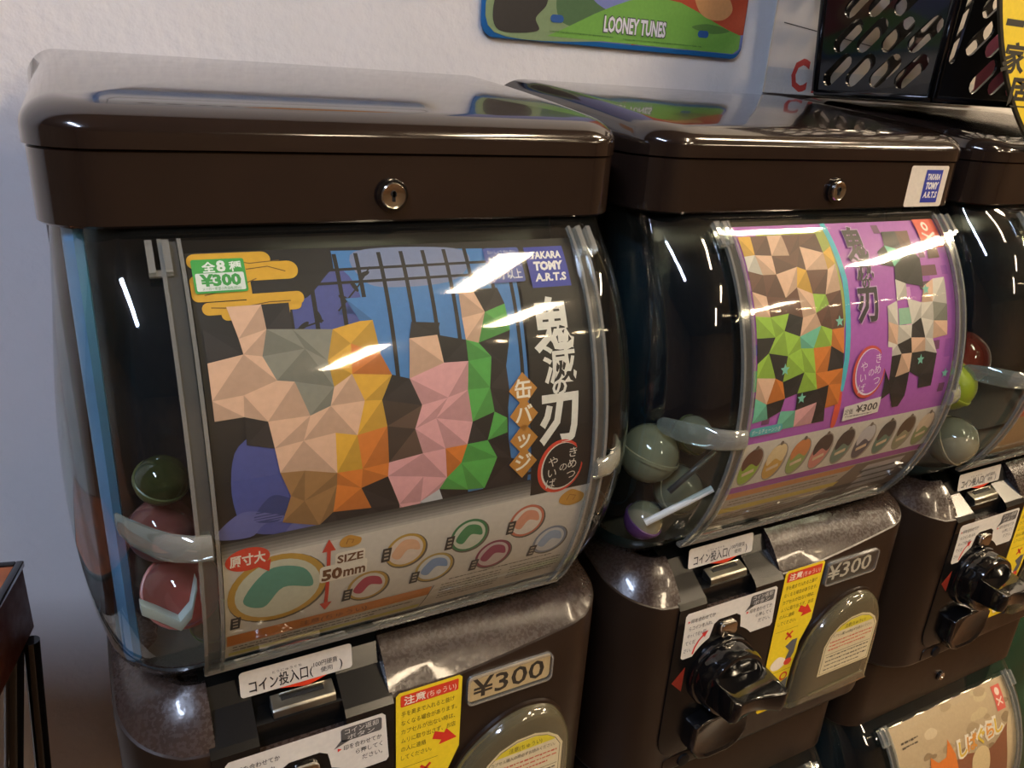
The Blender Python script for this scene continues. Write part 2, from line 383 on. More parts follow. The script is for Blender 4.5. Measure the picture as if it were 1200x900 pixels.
def make_panel(T, handle=True):
    X0, X1 = .0594, .2853; b = MB(); rows = []
    for i in range(61):
        y, z, ny, nz = ARC0.at(-.008+.256*i/60); rows.append([(X0+(X1-X0)*k/6, y, z) for k in range(7)])
    b.loft(rows, PANEL, closed=False); p = b.build('front_panel', T)
    for x in (X0+.0008, .0685, .2775, X1-.0008):
        b = MB(); rail(b, x, .0018, .0026, RAIL, -.008, .247, ARC0, -.0008); b.build('rail', p, angle=30)
    for x in (.0635, .2815):
        b = MB(); rail(b, x, .0075, .0006, clear('rail_web', tint=(224, 226, 220), haze=.10, hazecol=(170, 170, 165), rough=.12), -.007, .246, ARC0, .0002); b.build('rail_web', p, angle=30)
    for x in (.0590, .2850):
        b = MB()
        for dx in (-.0035, .0035): rail(b, x+dx, .003, .004, RAIL, -.006, .010, ARC0, 0)
        rail(b, x, .010, .002, RAIL, .008, .011, ARC0, 0)
        b.build('hinge_clip', p)
    y, z, ny, nz = ARC0.at(.246); b = MB(); b.box((X0, y-.001, z-.003), (X1, y+.004, z+.0005), RAIL); b.build('lower_rim', p, bevel=.0008)
    # latch lugs left and right of the panel
    b = MB(); z = -.137
    rings = []
    for k, (x, yy, ry, rz) in enumerate([(.0270, -.0185, .0012, .0032), (.0282, -.0225, .0036, .0060), (.0330, -.0330, .0050, .0074), (.043, -.048, .0056, .0080), (.050, -.0545, .005, .0074), (.058, -.0588, .0042, .0070), (.066, -.0605, .003, .0068)]):
        rings.append([(x, yy-ry*cos(2*pi*j/14), z+rz*sin(2*pi*j/14)) for j in range(14)])
    b.loft(rings, LUG, cap0=True, cap1=True); b.build('latch_lug', p)
    b = MB(); rings = []
    for x, yy, ry, rz in [(.279, -.0600, .003, .0062), (.290, -.0575, .004, .0066), (.300, -.050, .005, .007), (.308, -.040, .005, .0068), (.313, -.031, .003, .005)]:
        rings.append([(x, yy-ry*cos(2*pi*j/14), z+rz*sin(2*pi*j/14)) for j in range(14)])
    b.loft(rings, LUG, cap0=True, cap1=True); b.build('latch_lug', p)
    return p
BX0, BX1, BYF = .012, .324, -.036
def zedge(x, y):
    z = -.285+.016*max(0, min(1, (x-.19)/.11))**1.3
    if y > BYF+.004: z += .022*min(1, (y-BYF)/.07)
    return z
def make_body(T):
    NOTCH = lambda x, y: .0605 < x < .1600 and y < .004
    b = MB(); O = lambda ins=0: outline(BX0, BX1, BYF, .21, .046, rr=.034, inset=ins, n=14, front=96)[0]
    E0 = O(); rings = []
    def rg(ins, fz):
        q = O(ins); return [(x, y, min(fz(e[0], e[1]), -.2965) if NOTCH(x, y) and fz(e[0], e[1]) > -.2965 else fz(e[0], e[1])) for (x, y), e in zip(q, E0)]
    rings.append([(x, max(y, -.006), -.268) for x, y, z in rg(.034, lambda x, y: 0)])
    rings.append(rg(.033, lambda x, y: -.260)); rings.append(rg(.027, lambda x, y: -.2570 if y < .05 else -.2570+.015*min(1, (y-.05)/.05)))
    for k in range(1, 9):
        t = k/8; rings.append(rg(.027-.0252*t, lambda x, y, t=t: ((-.2570+(0 if y < .05 else .015*min(1, (y-.05)/.05)))*(1-t)+(zedge(x, y)+.0008)*t)+.0035*sin(pi*t)))
    b.loft(rings, BROWN_DUSTY, cap0=True); b.build('shoulder', T, angle=50)
    b = MB(); rings = [rg(.0018, lambda x, y: zedge(x, y)+.0008), rg(.0005, lambda x, y: zedge(x, y)+.0001), rg(0, lambda x, y: zedge(x, y)-.0012),
                       rg(0, lambda x, y: -.350), rg(0, lambda x, y: -.452), rg(.0006, lambda x, y: -.455), rg(.006, lambda x, y: -.460), rg(.017, lambda x, y: -.4645), rg(.019, lambda x, y: -.4660)]
    b.loft(rings, BROWN_BODY, cap1=True); return b.build('body', T, angle=40)
def slab(pts, y0, y1, m, fn=None):
    """extrude an x-z outline (mm, v down) between y0 (back) and y1 (front)"""
    b = MB(); b.loft([[(u*.001, y, v*.001) for u, v in pts] for y in (y0, y1)], m, cap0=True, cap1=True); return b
WHITE = (226, 220, 206); YEL = (238, 205, 30); RED = (214, 52, 34); INK = (34, 32, 32)
FP = plane((0, -.0372, 0), (1, 0, 0), (0, -1, 0), (0, 0, -1))       # prints on the front face, v = -z in mm
def make_coin(T, third=False):
    # sloping black face with the notch of the coin slot
    YF = -.0375
    b = MB()
    def sl(x0, x1):
        b.loft([[(x, .004, -.2560), (x, -.0095, -.2605), (x, -.0165, -.2716), (x, -.0345, -.2835), (x, YF, -.2875), (x, YF, -.300), (x, .004, -.300)] for x in (x0, x1)], BLACK_SATIN, cap0=True, cap1=True)
    sl(.0572, .0835); sl(.1335, .1635)
    b.box((.0835, -.0145, -.300), (.1335, .004, -.2545), BLACK_SATIN)
    b.box((.0835, -.0300, -.300), (.1335, -.0145, -.2800), BLACK_SATIN)
    b.build('coin_unit', T, smooth=False)
    pts = [(57.2, -300), (163.5, -300), (163.5, -405)]+[(163.5-32*(1-cos(radians(a))), -405-30*sin(radians(a))) for a in range(15, 91, 15)]+[(90, -437)]+[(76-18.8*sin(radians(a)), -413-24*cos(radians(a))) for a in range(0, 91, 15)]
    slab(pts, -.030, YF, BLACK_SATIN).build('coin_unit_face', T, bevel=.0006)
    # slot mechanism
    b = MB(); b.loft([[(x, -.0172, -.2722), (x, -.0262, -.2752), (x, -.0275, -.2762), (x, -.0295, -.2850), (x, -.0172, -.2850)] for x in (.0935, .1305)], BRASS, cap0=True, cap1=True); s = b.build('coin_slot', T, bevel=.0005, angle=18)
    Rm = Matrix.Translation((.0030, -.0205, -.2736))@Matrix.Rotation(radians(20), 4, 'X')
    b = MB(); b.box((.0955, .0004, .0002), (.1225, .0016, .0042), BRASS, Rm); b.build('slot_guard', s, bevel=.0006, label='raised metal lip behind the slot')
    b = MB(); b.box((.0965, -.0018, -.0006), (.1215, .0003, .0010), DARK, Rm); b.build('slot_opening', s, smooth=False)
    b = MB(); b.add([(.093, -.0169, -.2675), (.133, -.0169, -.2675), (.116, -.0173, -.2728)], [(0, 1, 2)], P((226, 66, 30))); b.build('slot_arrow', T, smooth=False, label='orange red arrow pointing at the coin slot')
    # the folded paper label above the slot
    a = Vector((.0778, -.0170, -.2690)); top = Vector((.0778, -.0152, -.2530))
    dn = (a-top).normalized(); nv = Vector((0, dn.z, -dn.y)); nv = nv if nv.y < 0 else -nv
    fn = plane(top, (1, 0, 0), nv, dn, .00008)
    p = Print(fn); p.poly(rrect(0, -1, 66, 16, 2.2), (214, 208, 196), 0)
    lab = p.build('coin_label', T, label='pale paper label lettered above the coin slot')
    p = Print(fn, base=1); p.text('コイン投入口', 5, 13.5, 8.2, INK, 2, bold=.012, w=34); p.text('(', 40, 13, 7, INK, 2); p.text('100円硬貨', 42.5, 8.4, 3.6, INK, 2, w=14.5); p.text('使用', 46.5, 13, 3.4, INK, 2); p.text(')', 58, 13, 7, INK, 2)
    p.text('とうにゅうぐち', 18.5, 4.9, 1.7, INK, 2, w=17)
    p.build('lettering', lab)
    # white instruction plate, cut round dial and button
    c = (108.3, 356); R = 37.5
    pts = []
    al = 180-math.degrees(math.asin((356-335.5)/R)) if False else None
    x_l = 108.3-sqrt(R*R-(356-335.5)**2); x_r = 108.3+sqrt(R*R-(356-331.5)**2)
    a0 = math.atan2(-(356-335.5), x_l-108.3); a1 = math.atan2(-(318.0+6-356)*-1, 0)
    left = [(108.3+R*cos(t), 356+R*sin(t)) for t in [a0+(math.atan2(-33.5, -16.5)-a0)*k/8 for k in range(9)]]
    ar = math.atan2(-(356-331.5), x_r-108.3)
    right = [(108.3+R*cos(t), 356+R*sin(t)) for t in [math.atan2(-34.0, 15.5)+(ar-math.atan2(-34.0, 15.5))*k/6 for k in range(7)]]
    notch = [(93, 317), (94.5, 310), (99, 307), (117, 307), (121.8, 310), (123, 316)]
    outl = [(64, 294.5), (66, 292.2), (155.8, 292.2), (158, 294.5), (160.2, 329), (158.6, 331.5)]+right[::-1]+notch[::-1]+left[::-1]+[(67.6, 335.5), (65.4, 333.5)]
    fp = plane((0, YF, 0), (1, 0, 0), (0, -1, 0), (0, 0, -1))
    p = Print(fp); p.poly(outl, (218, 213, 202), 0); ip = p.build('instruction_plate', T, label='white instruction plate round dial and button')
    p = Print(fp, base=1)
    for i, (t, x, w) in enumerate([('印を合わせてか', 70, 24), ('らコインを入れ、', 69, 23.5), ('ゆっくり右へ回し', 68.6, 20), ('てくだ', 67.5, 10), ('さい。', 67.2, 7)]): p.text(t, x, 302+6.8*i, 3.9, INK, 2, bold=.006, w=w)
    p.poly([(67, 299.2), (69, 300.5), (67, 301.8)], RED, 2)
    p.poly(stroke([(76.5, 333), (78, 327), (81, 321.5), (85, 317.5)], 1.7), RED, 2); p.poly([(83, 315.2), (89.5, 314), (86.6, 320)], RED, 2)
    p.build('lettering', ip); p = Print(fp, base=1)
    p.poly(rrect(130, 294.6, 155.6, 304.8, 1.8), (88, 86, 84), 2); p.poly([(130, 303), (136, 304.6), (125.5, 308.5)], (88, 86, 84), 2)
    p.text('コイン返却', 132.4, 299.2, 4, (228, 224, 214), 3, w=21); p.text('ボタン', 134, 303.8, 3.7, (228, 224, 214), 3, w=17)
    for i, (t, x, w) in enumerate([('印を合わせてか', 131.5, 24), ('ら押してく', 139, 17), ('ださい。', 143, 13)]): p.text(t, x, 311.4+6*i, 3.9, INK, 2, bold=.006, w=w)
    p.poly([(127.8, 308.6), (130.4, 310), (127.8, 311.4)], RED, 2)
    p.build('lettering', ip)
    # return button
    b = MB(); b.loft([[(x, y, z) for x, z in rrect(.1000, -.3235, .1165, -.3105, .004)] for k, y in ((0, YF), (0, YF-.0045))], CHROME, cap1=True); b.build('return_button', T, bevel=.0016)
    # dial
    cx, cz = .1083, -.3575
    b = MB(); b.lathe([(.0322, 0), (.0322, .004), (.0315, .006), (.030, .0065)], (cx, YF, cz), (0, -1, 0), BLACK, n=40); d = b.build('dial_ring', T)
    b = MB(); rings = []
    for r, h in [(.030, .006), (.030, .018), (.0285, .0215), (.026, .0225), (.0235, .0215), (.022, .0205), (.012, .0200)]:
        rings.append([(cx+(r-(.0008 if j % 5 == 0 and r > .0285 else 0))*cos(2*pi*j/60), YF-h, cz+(r-(.0008 if j % 5 == 0 and r > .0285 else 0))*sin(2*pi*j/60)) for j in range(60)])
    b.loft(rings, BLACK, cap1=True); k = b.build('dial', T, angle=45)
    Rg = Matrix.Translation((cx, YF-.020, cz))@Matrix.Rotation(radians(8), 4, 'Y')
    b = MB(); rings = []
    for i in range(13):
        s = -1+2*i/12; x = .0285*s; hz = .0085+.0035*abs(s)**2; top = .024+.006*abs(s)**1.6-.004*(abs(s) > .99)
        rings.append([Rg@Vector((x, 0, hz)), Rg@Vector((x, -top, hz*.78)), Rg@Vector((x, -top-.001, 0)), Rg@Vector((x, -top, -hz*.78)), Rg@Vector((x, 0, -hz))])
    b.loft(rings, BLACK, cap0=True, cap1=True); b.build('grip', k, bevel=.0014, angle=40)
    p = Print(plane((cx+.012, YF-.0455, cz-.002), (1, 0, 0), (0, -1, 0), (0, 0, -1))); p.poly([(0, 3), (2, 0), (4, 3)], (150, 40, 30), 0); p.build('grip_mark', k)
    b = MB(); b.add([(.0600, YF-.0003, -.3560), (.0715, YF-.0003, -.3440), (.0715, YF-.0003, -.3680)], [(0, 2, 1)], P((140, 40, 22))); b.build('side_arrow', T, smooth=False, label='dark red triangle beside the dial')
    # coin return cup
    b = MB(); rings = []
    for y, s in ((YF-.0002, 1), (YF-.0090, 1), (YF-.0125, .97), (YF-.0128, .90), (YF-.0110, .80)):
        rings.append([(.112+(u-.112)*s, y, -.4175+(v+.4115)*s) for u, v in [(.082, -.394), (.092, -.390), (.132, -.390), (.142, -.397), (.142, -.418), (.134, -.4295), (.124, -.4335), (.100, -.4335), (.090, -.4295), (.082, -.418)]])
    b.loft(rings, BLACK, cap1=True); b.build('coin_return_cup', T, bevel=.0008)
def make_front(T, price_dark):
    p = Print(FP)
    outl = [(167, 281.4), (207.4, 281.4), (209.6, 283.6), (209.2, 341), (200.2, 362), (199.8, 427.5), (197.5, 430), (168, 430), (165.8, 427.5), (164.8, 283.6)]
    p.poly(outl, (236, 206, 36), 0); st = p.build('warning_sticker', T, label='yellow warning sticker with red heading')
    p = Print(FP, base=1)
    p.poly(rrect(167.8, 284, 207, 293, 1), (216, 62, 34), 1); p.text('注意', 170, 291.4, 6.4, (240, 228, 205), 2, bold=.02, w=14.5); p.text('(ちゅうい)', 185.4, 291.2, 5, (240, 228, 205), 2, w=20)
    for i, (t, x, w) in enumerate([('手を奥まで入れると抜け', 168.5, 36), ('なくなる場合があります。', 168.5, 38), ('カプセルが出ない時は、', 168.5, 37), ('ムリに取り出さず、お店', 168.5, 37.5), ('の人に連絡', 168.5, 17), ('してください。', 168.5, 21)]):
        p.text(t, x, 300.6+7.2*i, 4.1, (84, 72, 22), 1, w=w)
    p.poly([(191.5, 321.5), (198, 325.2), (199.6, 322.2), (207.2, 332.6), (194.6, 334), (196.2, 330.6), (189.8, 327.4)], RED, 1)
    p.poly(stroke([(168, 343.5), (194, 343.5)], .35), (110, 92, 20), 1); p.poly(stroke([(167, 388.5), (197.5, 388.5)], .35), (110, 92, 20), 1)
    p.poly(stroke([(182, 347), (189, 354)], 2), RED, 2); p.poly(stroke([(189, 347), (182, 354)], 2), RED, 2)
    p.poly([(184, 362), (191, 357), (197, 357), (196.5, 372), (193, 379), (187, 377), (190, 368)], (92, 92, 92), 1)
    p.poly(smooth2([(171, 378), (178, 372), (186, 375), (189, 381), (181, 386), (173, 384)]), (236, 222, 196), 2); p.poly(ell(191, 380, 4.5, 3.6), (222, 70, 50), 3)
    p.poly(ell(190, 395.5, 4.6, 4.6), RED, 1); p.poly(ell(190, 395.5, 2.9, 2.9), (236, 206, 36), 2)
    p.poly([(184, 404), (196, 398), (196.5, 424), (184, 426)], (104, 104, 100), 1); p.poly(smooth2([(172, 418), (180, 412), (188, 414), (186, 422), (176, 426)]), (236, 222, 196), 2)
    p.build('lettering', st)
    # price window
    b = MB(); b.loft([[(u*.001, y, -v*.001) for u, v in rrect(213.2, 286.2, 277.2, 309.2, 4.5)] for y in (-.0362, -.0392)], RAIL, cap1=False); b.loft([[(u*.001, -.0392, -v*.001) for u, v in rrect(213.2+k, 286.2+k, 277.2-k, 309.2-k, 4.5-k)] for k in (0, 1.5)], RAIL)
    pw = b.build('price_window', T, angle=20)
    bg, fg = (((44, 42, 38), (206, 200, 184)) if price_dark else ((216, 186, 138), (40, 33, 26)))
    p = Print(plane((0, -.0366, 0), (1, 0, 0), (0, -1, 0), (0, 0, -1))); p.poly(rrect(214.4, 287.4, 276, 308, 3.4), bg, 0); p.text('¥300', 217.5, 305.6, 18.5, fg, 2, bold=.012, w=54)
    p.build('price_card', pw, label='white ¥300 on a dark card' if price_dark else 'black ¥300 on a tan card')
    b = MB(); b.loft([[(u*.001, -.0391, -v*.001) for u, v in rrect(214.4, 287.4, 276, 308, 3.4)]]*1+[[(u*.001, -.03915, -v*.001) for u, v in rrect(216, 289, 274.4, 306.4, 2.4)]], PANEL, cap1=True); b.build('price_cover', pw)
    # capsule door
    O = smooth2([(205, -431), (291, -431), (295, -424), (294.5, -370), (290, -348), (279, -332), (262, -326), (243, -329), (224, -340), (209, -356), (200, -382), (199, -424)], 5)
    cxm, czm = 252, -385
    def sc(k, y): return [((cxm+(u-cxm)*k)*.001, y, (czm+(v-czm)*k)*.001) for u, v in O]
    b = MB(); b.loft([sc(1.035, -.0362), sc(1.03, -.0385), sc(1.0, -.0390)], BROWN_BODY); b.build('door_frame', T, angle=60)
    b = MB(); b.loft([sc(1.0, -.0384), sc(.995, -.0415), sc(.965, -.0452), sc(.90, -.0470), sc(.6, -.0476)], FLAP, cap1=True); fl = b.build('capsule_door', T, angle=50, label='smoky clear capsule door with caution label')
    b = MB(); b.loft([sc(.98, -.0379)], DARK, cap1=True) if False else b.add(sc(.985, -.0379), [tuple(range(len(O)))], mat('door_hollow', (58, 56, 46), .5)); b.build('chute_back', T, smooth=False)
    b = MB(); b.tube([(.215, -.0478, -.4185), (.250, -.0482, -.4165), (.284, -.0478, -.4150)], .0011, FLAP); b.build('finger_rib', fl)
    fp = plane((0, -.04775, 0), (1, 0, 0), (0, -1, 0), (0, 0, -1), .00008)
    L = [(222, 398), (222, 366)]+[(222+64*k/10, 366-22*sin(pi*(.12+.76*k/10))**.8) for k in range(11)]+[(287, 398)]
    L = [(221, 400), (221, 368), (226, 357), (235, 348.5), (248, 343.5), (262, 343), (273, 346.5), (281, 352.5), (285.5, 360), (286, 400)]
    p = Print(fp); p.poly(L, (208, 192, 148), 0); inner = [(253+(u-253)*.94, 372+(v-372)*.94) for u, v in L]; p.poly(inner, (90, 82, 60), 1); inner = [(253+(u-253)*.925, 372+(v-372)*.925) for u, v in L]; p.poly(inner, (212, 198, 158), 2)
    p.poly([(231, 354.5), (237, 349.8), (248, 346.2), (262, 345.6), (272, 348.5), (278, 353), (279, 354.5)], (214, 196, 52), 3)
    dl = p.build('caution_label', fl)
    p = Print(fp, base=4); p.text('注意(ちゅうい)', 242, 353, 4.2, (60, 52, 30), 0, w=26); p.text('カプセル購入の際必ずお読みください。', 229, 360, 3.2, (52, 46, 34), 0, w=50)
    p.lines(227, 364, 281, 3, 4.0, 1.6, (196, 96, 70), 0, 3); p.poly(rect(225, 377.4, 282, 377.8), (60, 52, 40), 0); p.lines(227, 380, 281, 4, 4.6, 1.6, (88, 80, 66), 0, 4)
    p.build('fine_print', fl)
    # service plate with key switch
    b = slab([(69, -439.5), (134, -439.5), (136, -441.5), (136, -452.5), (67, -452.5), (67, -441.5)], -.030, -.0368, BROWN_BODY)
    b.build('service_plate', T, bevel=.0004)
    b = MB(); b.lathe([(.006, 0), (.006, .002), (.0045, .0025)], (.088, -.0366, -.4468), (0, -1, 0), DARK, n=16); b.build('key_switch', T)
def make_base_lid(T):
    zb = -.549+.0; o = make_lid_band_low(T)
    return o
def make_lid_band_low(T):
    b = MB(); rings = []
    for ins, z in ((.001, -.464), (0, -.466), (0, -.5478), (.0012, -.549), (.006, -.548)):
        rings.append([(x, y, z) for x, y in outline(LX0, LX1, -.012, .21, .028, inset=ins)[0]])
    b.loft(rings, BROWN_BODY, cap0=True, cap1=True); b.build('lower_band', T)
    b = MB(); b.lathe([(.0062, 0), (.0062, .002), (.005, .0026)], (.1620, -.012, -.5245), (0, -1, 0), BLACK, n=20); c = b.build('lock', T)
    b = MB(); b.lathe([(.0046, .0022), (.0046, .0036), (.0015, .0036), (.0010, .0028)], (.1620, -.012, -.5245), (0, -1, 0), CHROME, n=20); b.build('lock_cylinder', c)
# ------------------------------------------------------------------ three upper machines, two lower display cases
MG = 'brown capsule vending machines in a row'
where = ['brown capsule vending machine at the left end, with the dark blue card', 'brown capsule vending machine in the middle, with the purple card', 'brown capsule vending machine at the right edge, under the yellow round sign']
UP = []
for i in range(3):
    T = empty('capsule_machine', (i*.33, 0, 0), where[i], 'vending machine', MG)
    make_lid(T); make_lock(T); make_case(T, i == 0); make_panel(T); make_body(T); make_coin(T); make_front(T, i > 0); make_lid_band_low(T)
    UP.append(T)
LOW = []
for i, lb in ((1, 'lower clear capsule case under the middle machine, mostly cut off'), (2, 'lower clear capsule case at bottom right, with the dog picture card')):
    T = empty('capsule_case', (i*.33, -.012, -.549), lb, 'vending machine', 'lower capsule cases')
    make_case(T); make_panel(T)
    b = MB(); O = lambda ins: outline(BX0, BX1, BYF, .21, .046, inset=ins)[0]
    b.loft([[(x, y, -.262) for x, y in O(.02)], [(x, y, -.285) for x, y in O(0)], [(x, y, -.74) for x, y in O(0)]], BROWN_BODY, cap0=True, cap1=True); b.build('body', T)
    LOW.append(T)
# maker's sticker on the middle lid
def maker_logo(p, x0, y0, x1, y1, l=1, blue=(38, 52, 150)):
    p.poly(rect(x0, y0, x1, y1), blue, l); W = x1-x0; H = y1-y0; c = (226, 224, 222)
    p.box_text('TAKARA', x0+W*.10, y0+H*.12, x1-W*.10, y0+H*.31, c, l+1, .04, shear=W*.03)
    p.box_text('TOMY', x0+W*.12, y0+H*.37, x1-W*.12, y0+H*.60, c, l+1, .06, shear=W*.03)
    p.box_text('A.R.T.S', x0+W*.10, y0+H*.66, x1-W*.10, y0+H*.86, c, l+1, .04, shear=W*.03)
fl = plane((0, 0, 0), (1, 0, 0), (0, -1, 0), (0, 0, -1), .00008)
p = Print(fl); p.poly(rrect(252, -31.5, 296, -1.0, 2), (214, 206, 190), 0); s = p.build('maker_sticker', UP[1], label='cream sticker with a square blue maker logo')
p = Print(fl, base=1); maker_logo(p, 270, -28.5, 289.5, -4); p.build('maker_logo', s)
# ------------------------------------------------------------------ display cards (flat printed sheets behind the clear panels)
def card(T, x0, x1, v0, v1, col, label, base_label=None):
    c = empty('display_card', (T.location.x, T.location.y, T.location.z), label, 'poster', 'printed cards in the machines')
    p = Print(poster_fn, 4); p.poly(rect(x0, v0, x1, v1), col, -3); p.build('sheet', c); return c
K = (20, 18, 18)
c1 = card(UP[0], 70.3, 279.6, 0, 236, K, 'dark blue and black printed card with large white title characters')
p = Print(poster_fn, 4)
blue = (66, 122, 178); viol = (70, 78, 140)
p.poly([(138, 2), (237, 5), (236, 60), (236, 100), (239, 150), (138, 150), (134, 80)], blue, 0)
p.poly(smooth2([(90, 46), (104, 30), (122, 26), (140, 12), (150, 40), (148, 120), (150, 146), (90, 140), (78, 124), (80, 96), (96, 80)]), viol, 0)
p.poly(smooth2([(150, 3), (200, 3), (212, 10), (200, 22), (170, 24), (152, 20)]), (118, 128, 158), 1)
for x in (112, 124, 138, 149, 161, 173, 185, 197, 209, 221, 232): p.poly([(x, 4), (x+2.1, 4), (x+1.5, 146), (x-.8, 146)], K, 2)
for v in (12, 19, 134, 139): p.poly(rect(118, v, 238, v+1.5), K, 2)
for (a, b_, r) in [(110, 36, .5), (118, 40, -.6), (114, 46, 1.0), (123, 47, .4), (107, 45, 2.2), (126, 36, 1.3), (101, 41, .2), (146, 22, 1.1), (152, 16, -.4), (140, 28, .6)]: p.poly(ell(a, b_, 3.4, 1.2, 12, r), K, 3)
p.poly(stroke([(98, 52), (112, 42), (128, 38)], .8), K, 3); p.poly(stroke([(136, 34), (148, 22), (156, 12)], .8), K, 3)
for (a, b_, r, s) in [(88, 132, .3, 20), (100, 126, -.3, 14), (118, 138, .1, 18), (138, 132, .5, 13)]: p.poly(smooth2([(a-s, b_+5), (a-s*.4, b_-6), (a+s*.3, b_-3), (a+s, b_+4), (a+s*.2, b_+2), (a-s*.2, b_+8)]), (92, 96, 150) if s > 15 else (48, 60, 110), 3)
for q in ((70.5, .8, 108, 9, 3.9), (74, 6.5, 120, 16, 4.5), (70.5, 12, 97, 25, 3), (74, 25.5, 119, 31.5, 2.9), (94, 22.5, 120.5, 29, 3), (82, 29, 113, 34.5, 2.6)): p.poly(rrect(*q), (212, 160, 36), 3)
for pts in ([(74, 6), (86, 4), (98, 7), (112, 6)], [(96, 10), (106, 9), (114, 12)], [(78, 28), (90, 29), (104, 27), (114, 27)], [(100, 15), (90, 19), (76, 22)]): p.poly(stroke(pts, .5), (110, 76, 16), 4)
p.build('background_print', c1, 'blue barred night scene with gold clouds')
# colour fields standing in for the drawn artwork: plain facets of colour on a coarse grid, no figures
p = Print(poster_fn, 4, base=5)
INKS = {'K': (26, 23, 24), 'B': (66, 122, 178), 'V': (70, 78, 140), 'S': (222, 178, 148), 'G': (134, 132, 118), 'Y': (222, 168, 54), 'O': (214, 122, 46), 'T': (156, 114, 68), 'P': (220, 160, 160),
        'N': (84, 166, 74), 'W': (188, 188, 190), 'D': (58, 44, 36), 'R': (104, 64, 50), 'L': (156, 194, 66), 'M': (110, 188, 156), 'C': (214, 204, 190)}
def dabs(p, xs, rows, r, seed):
    """patchwork of plain facets on a jittered grid, one colour per cell"""
    rr = random.Random(seed); nx = len(xs); ny = len(rows)
    gx = [xs[0]-6]+[(a+b)/2 for a, b in zip(xs, xs[1:])]+[xs[-1]+6]; vv = [q[0] for q in rows]; gy = [vv[0]-6]+[(a+b)/2 for a, b in zip(vv, vv[1:])]+[vv[-1]+6]
    G = {(a, b): (gx[a]+rr.uniform(-4, 4)*(0 < a < nx), gy[b]+rr.uniform(-4, 4)*(0 < b < ny)) for a in range(nx+1) for b in range(ny+1)}
    for b, (v, row) in enumerate(rows):
        for a, ch in enumerate(row):
            if ch == '.': continue
            q = [G[a, b], G[a+1, b], G[a+1, b+1], G[a, b+1]]; c = INKS[ch]; k = rr.random() < .5
            t = [[q[0], q[1], q[2]], [q[0], q[2], q[3]]] if k else [[q[0], q[1], q[3]], [q[1], q[2], q[3]]]
            for m, tri in enumerate(t):
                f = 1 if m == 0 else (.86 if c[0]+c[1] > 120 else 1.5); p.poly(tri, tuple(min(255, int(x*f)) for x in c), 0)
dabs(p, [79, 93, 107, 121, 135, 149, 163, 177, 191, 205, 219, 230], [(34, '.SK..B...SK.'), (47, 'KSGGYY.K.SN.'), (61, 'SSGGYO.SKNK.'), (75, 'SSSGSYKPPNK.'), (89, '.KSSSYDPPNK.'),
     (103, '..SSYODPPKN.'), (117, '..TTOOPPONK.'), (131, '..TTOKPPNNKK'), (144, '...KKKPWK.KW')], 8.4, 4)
p.build('artwork_print', c1, 'patchwork of plain coloured facets across the middle of the card')
# white lower part with badge discs
p = Print(poster_fn, 4, base=12)
for k in range(7): p.poly([(70.3, 141+k*2.0), (279.6, 139+k*2.0), (279.6, 142+k*2), (70.3, 144+k*2)] if k < 6 else [(70.3, 153), (279.6, 150), (279.6, 236), (70.3, 236)], tuple(int(40+(x-40)*(k+1)/7) for x in (206, 198, 186)), -3+k*.4)
def badge(x, y, rx, ry, rim, inner, acc):
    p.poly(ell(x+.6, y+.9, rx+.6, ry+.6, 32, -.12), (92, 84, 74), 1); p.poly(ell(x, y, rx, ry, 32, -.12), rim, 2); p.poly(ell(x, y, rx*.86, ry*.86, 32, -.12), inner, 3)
    p.poly(smooth2([(x-rx*.7, y+ry*.1), (x-rx*.2, y-ry*.65), (x+rx*.5, y-ry*.5), (x+rx*.7, y+ry*.1), (x+rx*.1, y-ry*.05), (x-rx*.3, y+ry*.45)]), acc, 4)
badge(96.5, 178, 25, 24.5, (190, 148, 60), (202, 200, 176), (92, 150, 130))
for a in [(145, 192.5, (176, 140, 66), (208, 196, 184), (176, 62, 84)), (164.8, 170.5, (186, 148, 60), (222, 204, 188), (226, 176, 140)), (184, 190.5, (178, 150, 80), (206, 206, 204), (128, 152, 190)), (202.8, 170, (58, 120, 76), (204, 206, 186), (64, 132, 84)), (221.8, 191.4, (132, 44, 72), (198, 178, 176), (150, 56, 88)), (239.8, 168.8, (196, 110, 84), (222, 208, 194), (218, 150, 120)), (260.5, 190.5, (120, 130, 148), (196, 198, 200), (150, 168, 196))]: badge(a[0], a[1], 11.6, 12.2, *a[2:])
for (x, y) in [(73, 197), (131.5, 196), (151.5, 170), (170.5, 195), (188.8, 172), (208, 197), (227.6, 171), (247.4, 197)]:
    p.poly([(x, y-4.5), (x+5, y-4.5), (x+4.2, y+5.5), (x-.6, y+5.5)], (44, 38, 34), 5)
    for k in range(3): p.poly(rect(x+.9, y-3+k*2.7, x+3.4, y-1.8+k*2.7), (170, 160, 146), 6)
p.poly(ell(82, 152.4, 10.6, 7, 30, -.05), (212, 64, 38), 5); p.poly([(86, 158), (93, 155), (92, 163)], (212, 64, 38), 5); p.text('原寸大', 82, 155.2, 6.6, (238, 226, 208), 6, bold=.03, align='C', w=17)
p.poly(rect(121, 158, 123, 174), (198, 58, 36), 5); p.poly([(118.4, 158.5), (122, 150.5), (125.6, 158.5)], (198, 58, 36), 5); p.poly(rect(121, 180, 123, 199), (198, 58, 36), 5); p.poly([(118.6, 198.5), (125.4, 198.5), (122, 205.5)], (198, 58, 36), 5)
p.poly(rrect(117.5, 168.5, 143, 180.5, 2), (232, 222, 204), 6); p.poly(rrect(125.5, 161, 141.5, 170, 2), (232, 222, 204), 6)
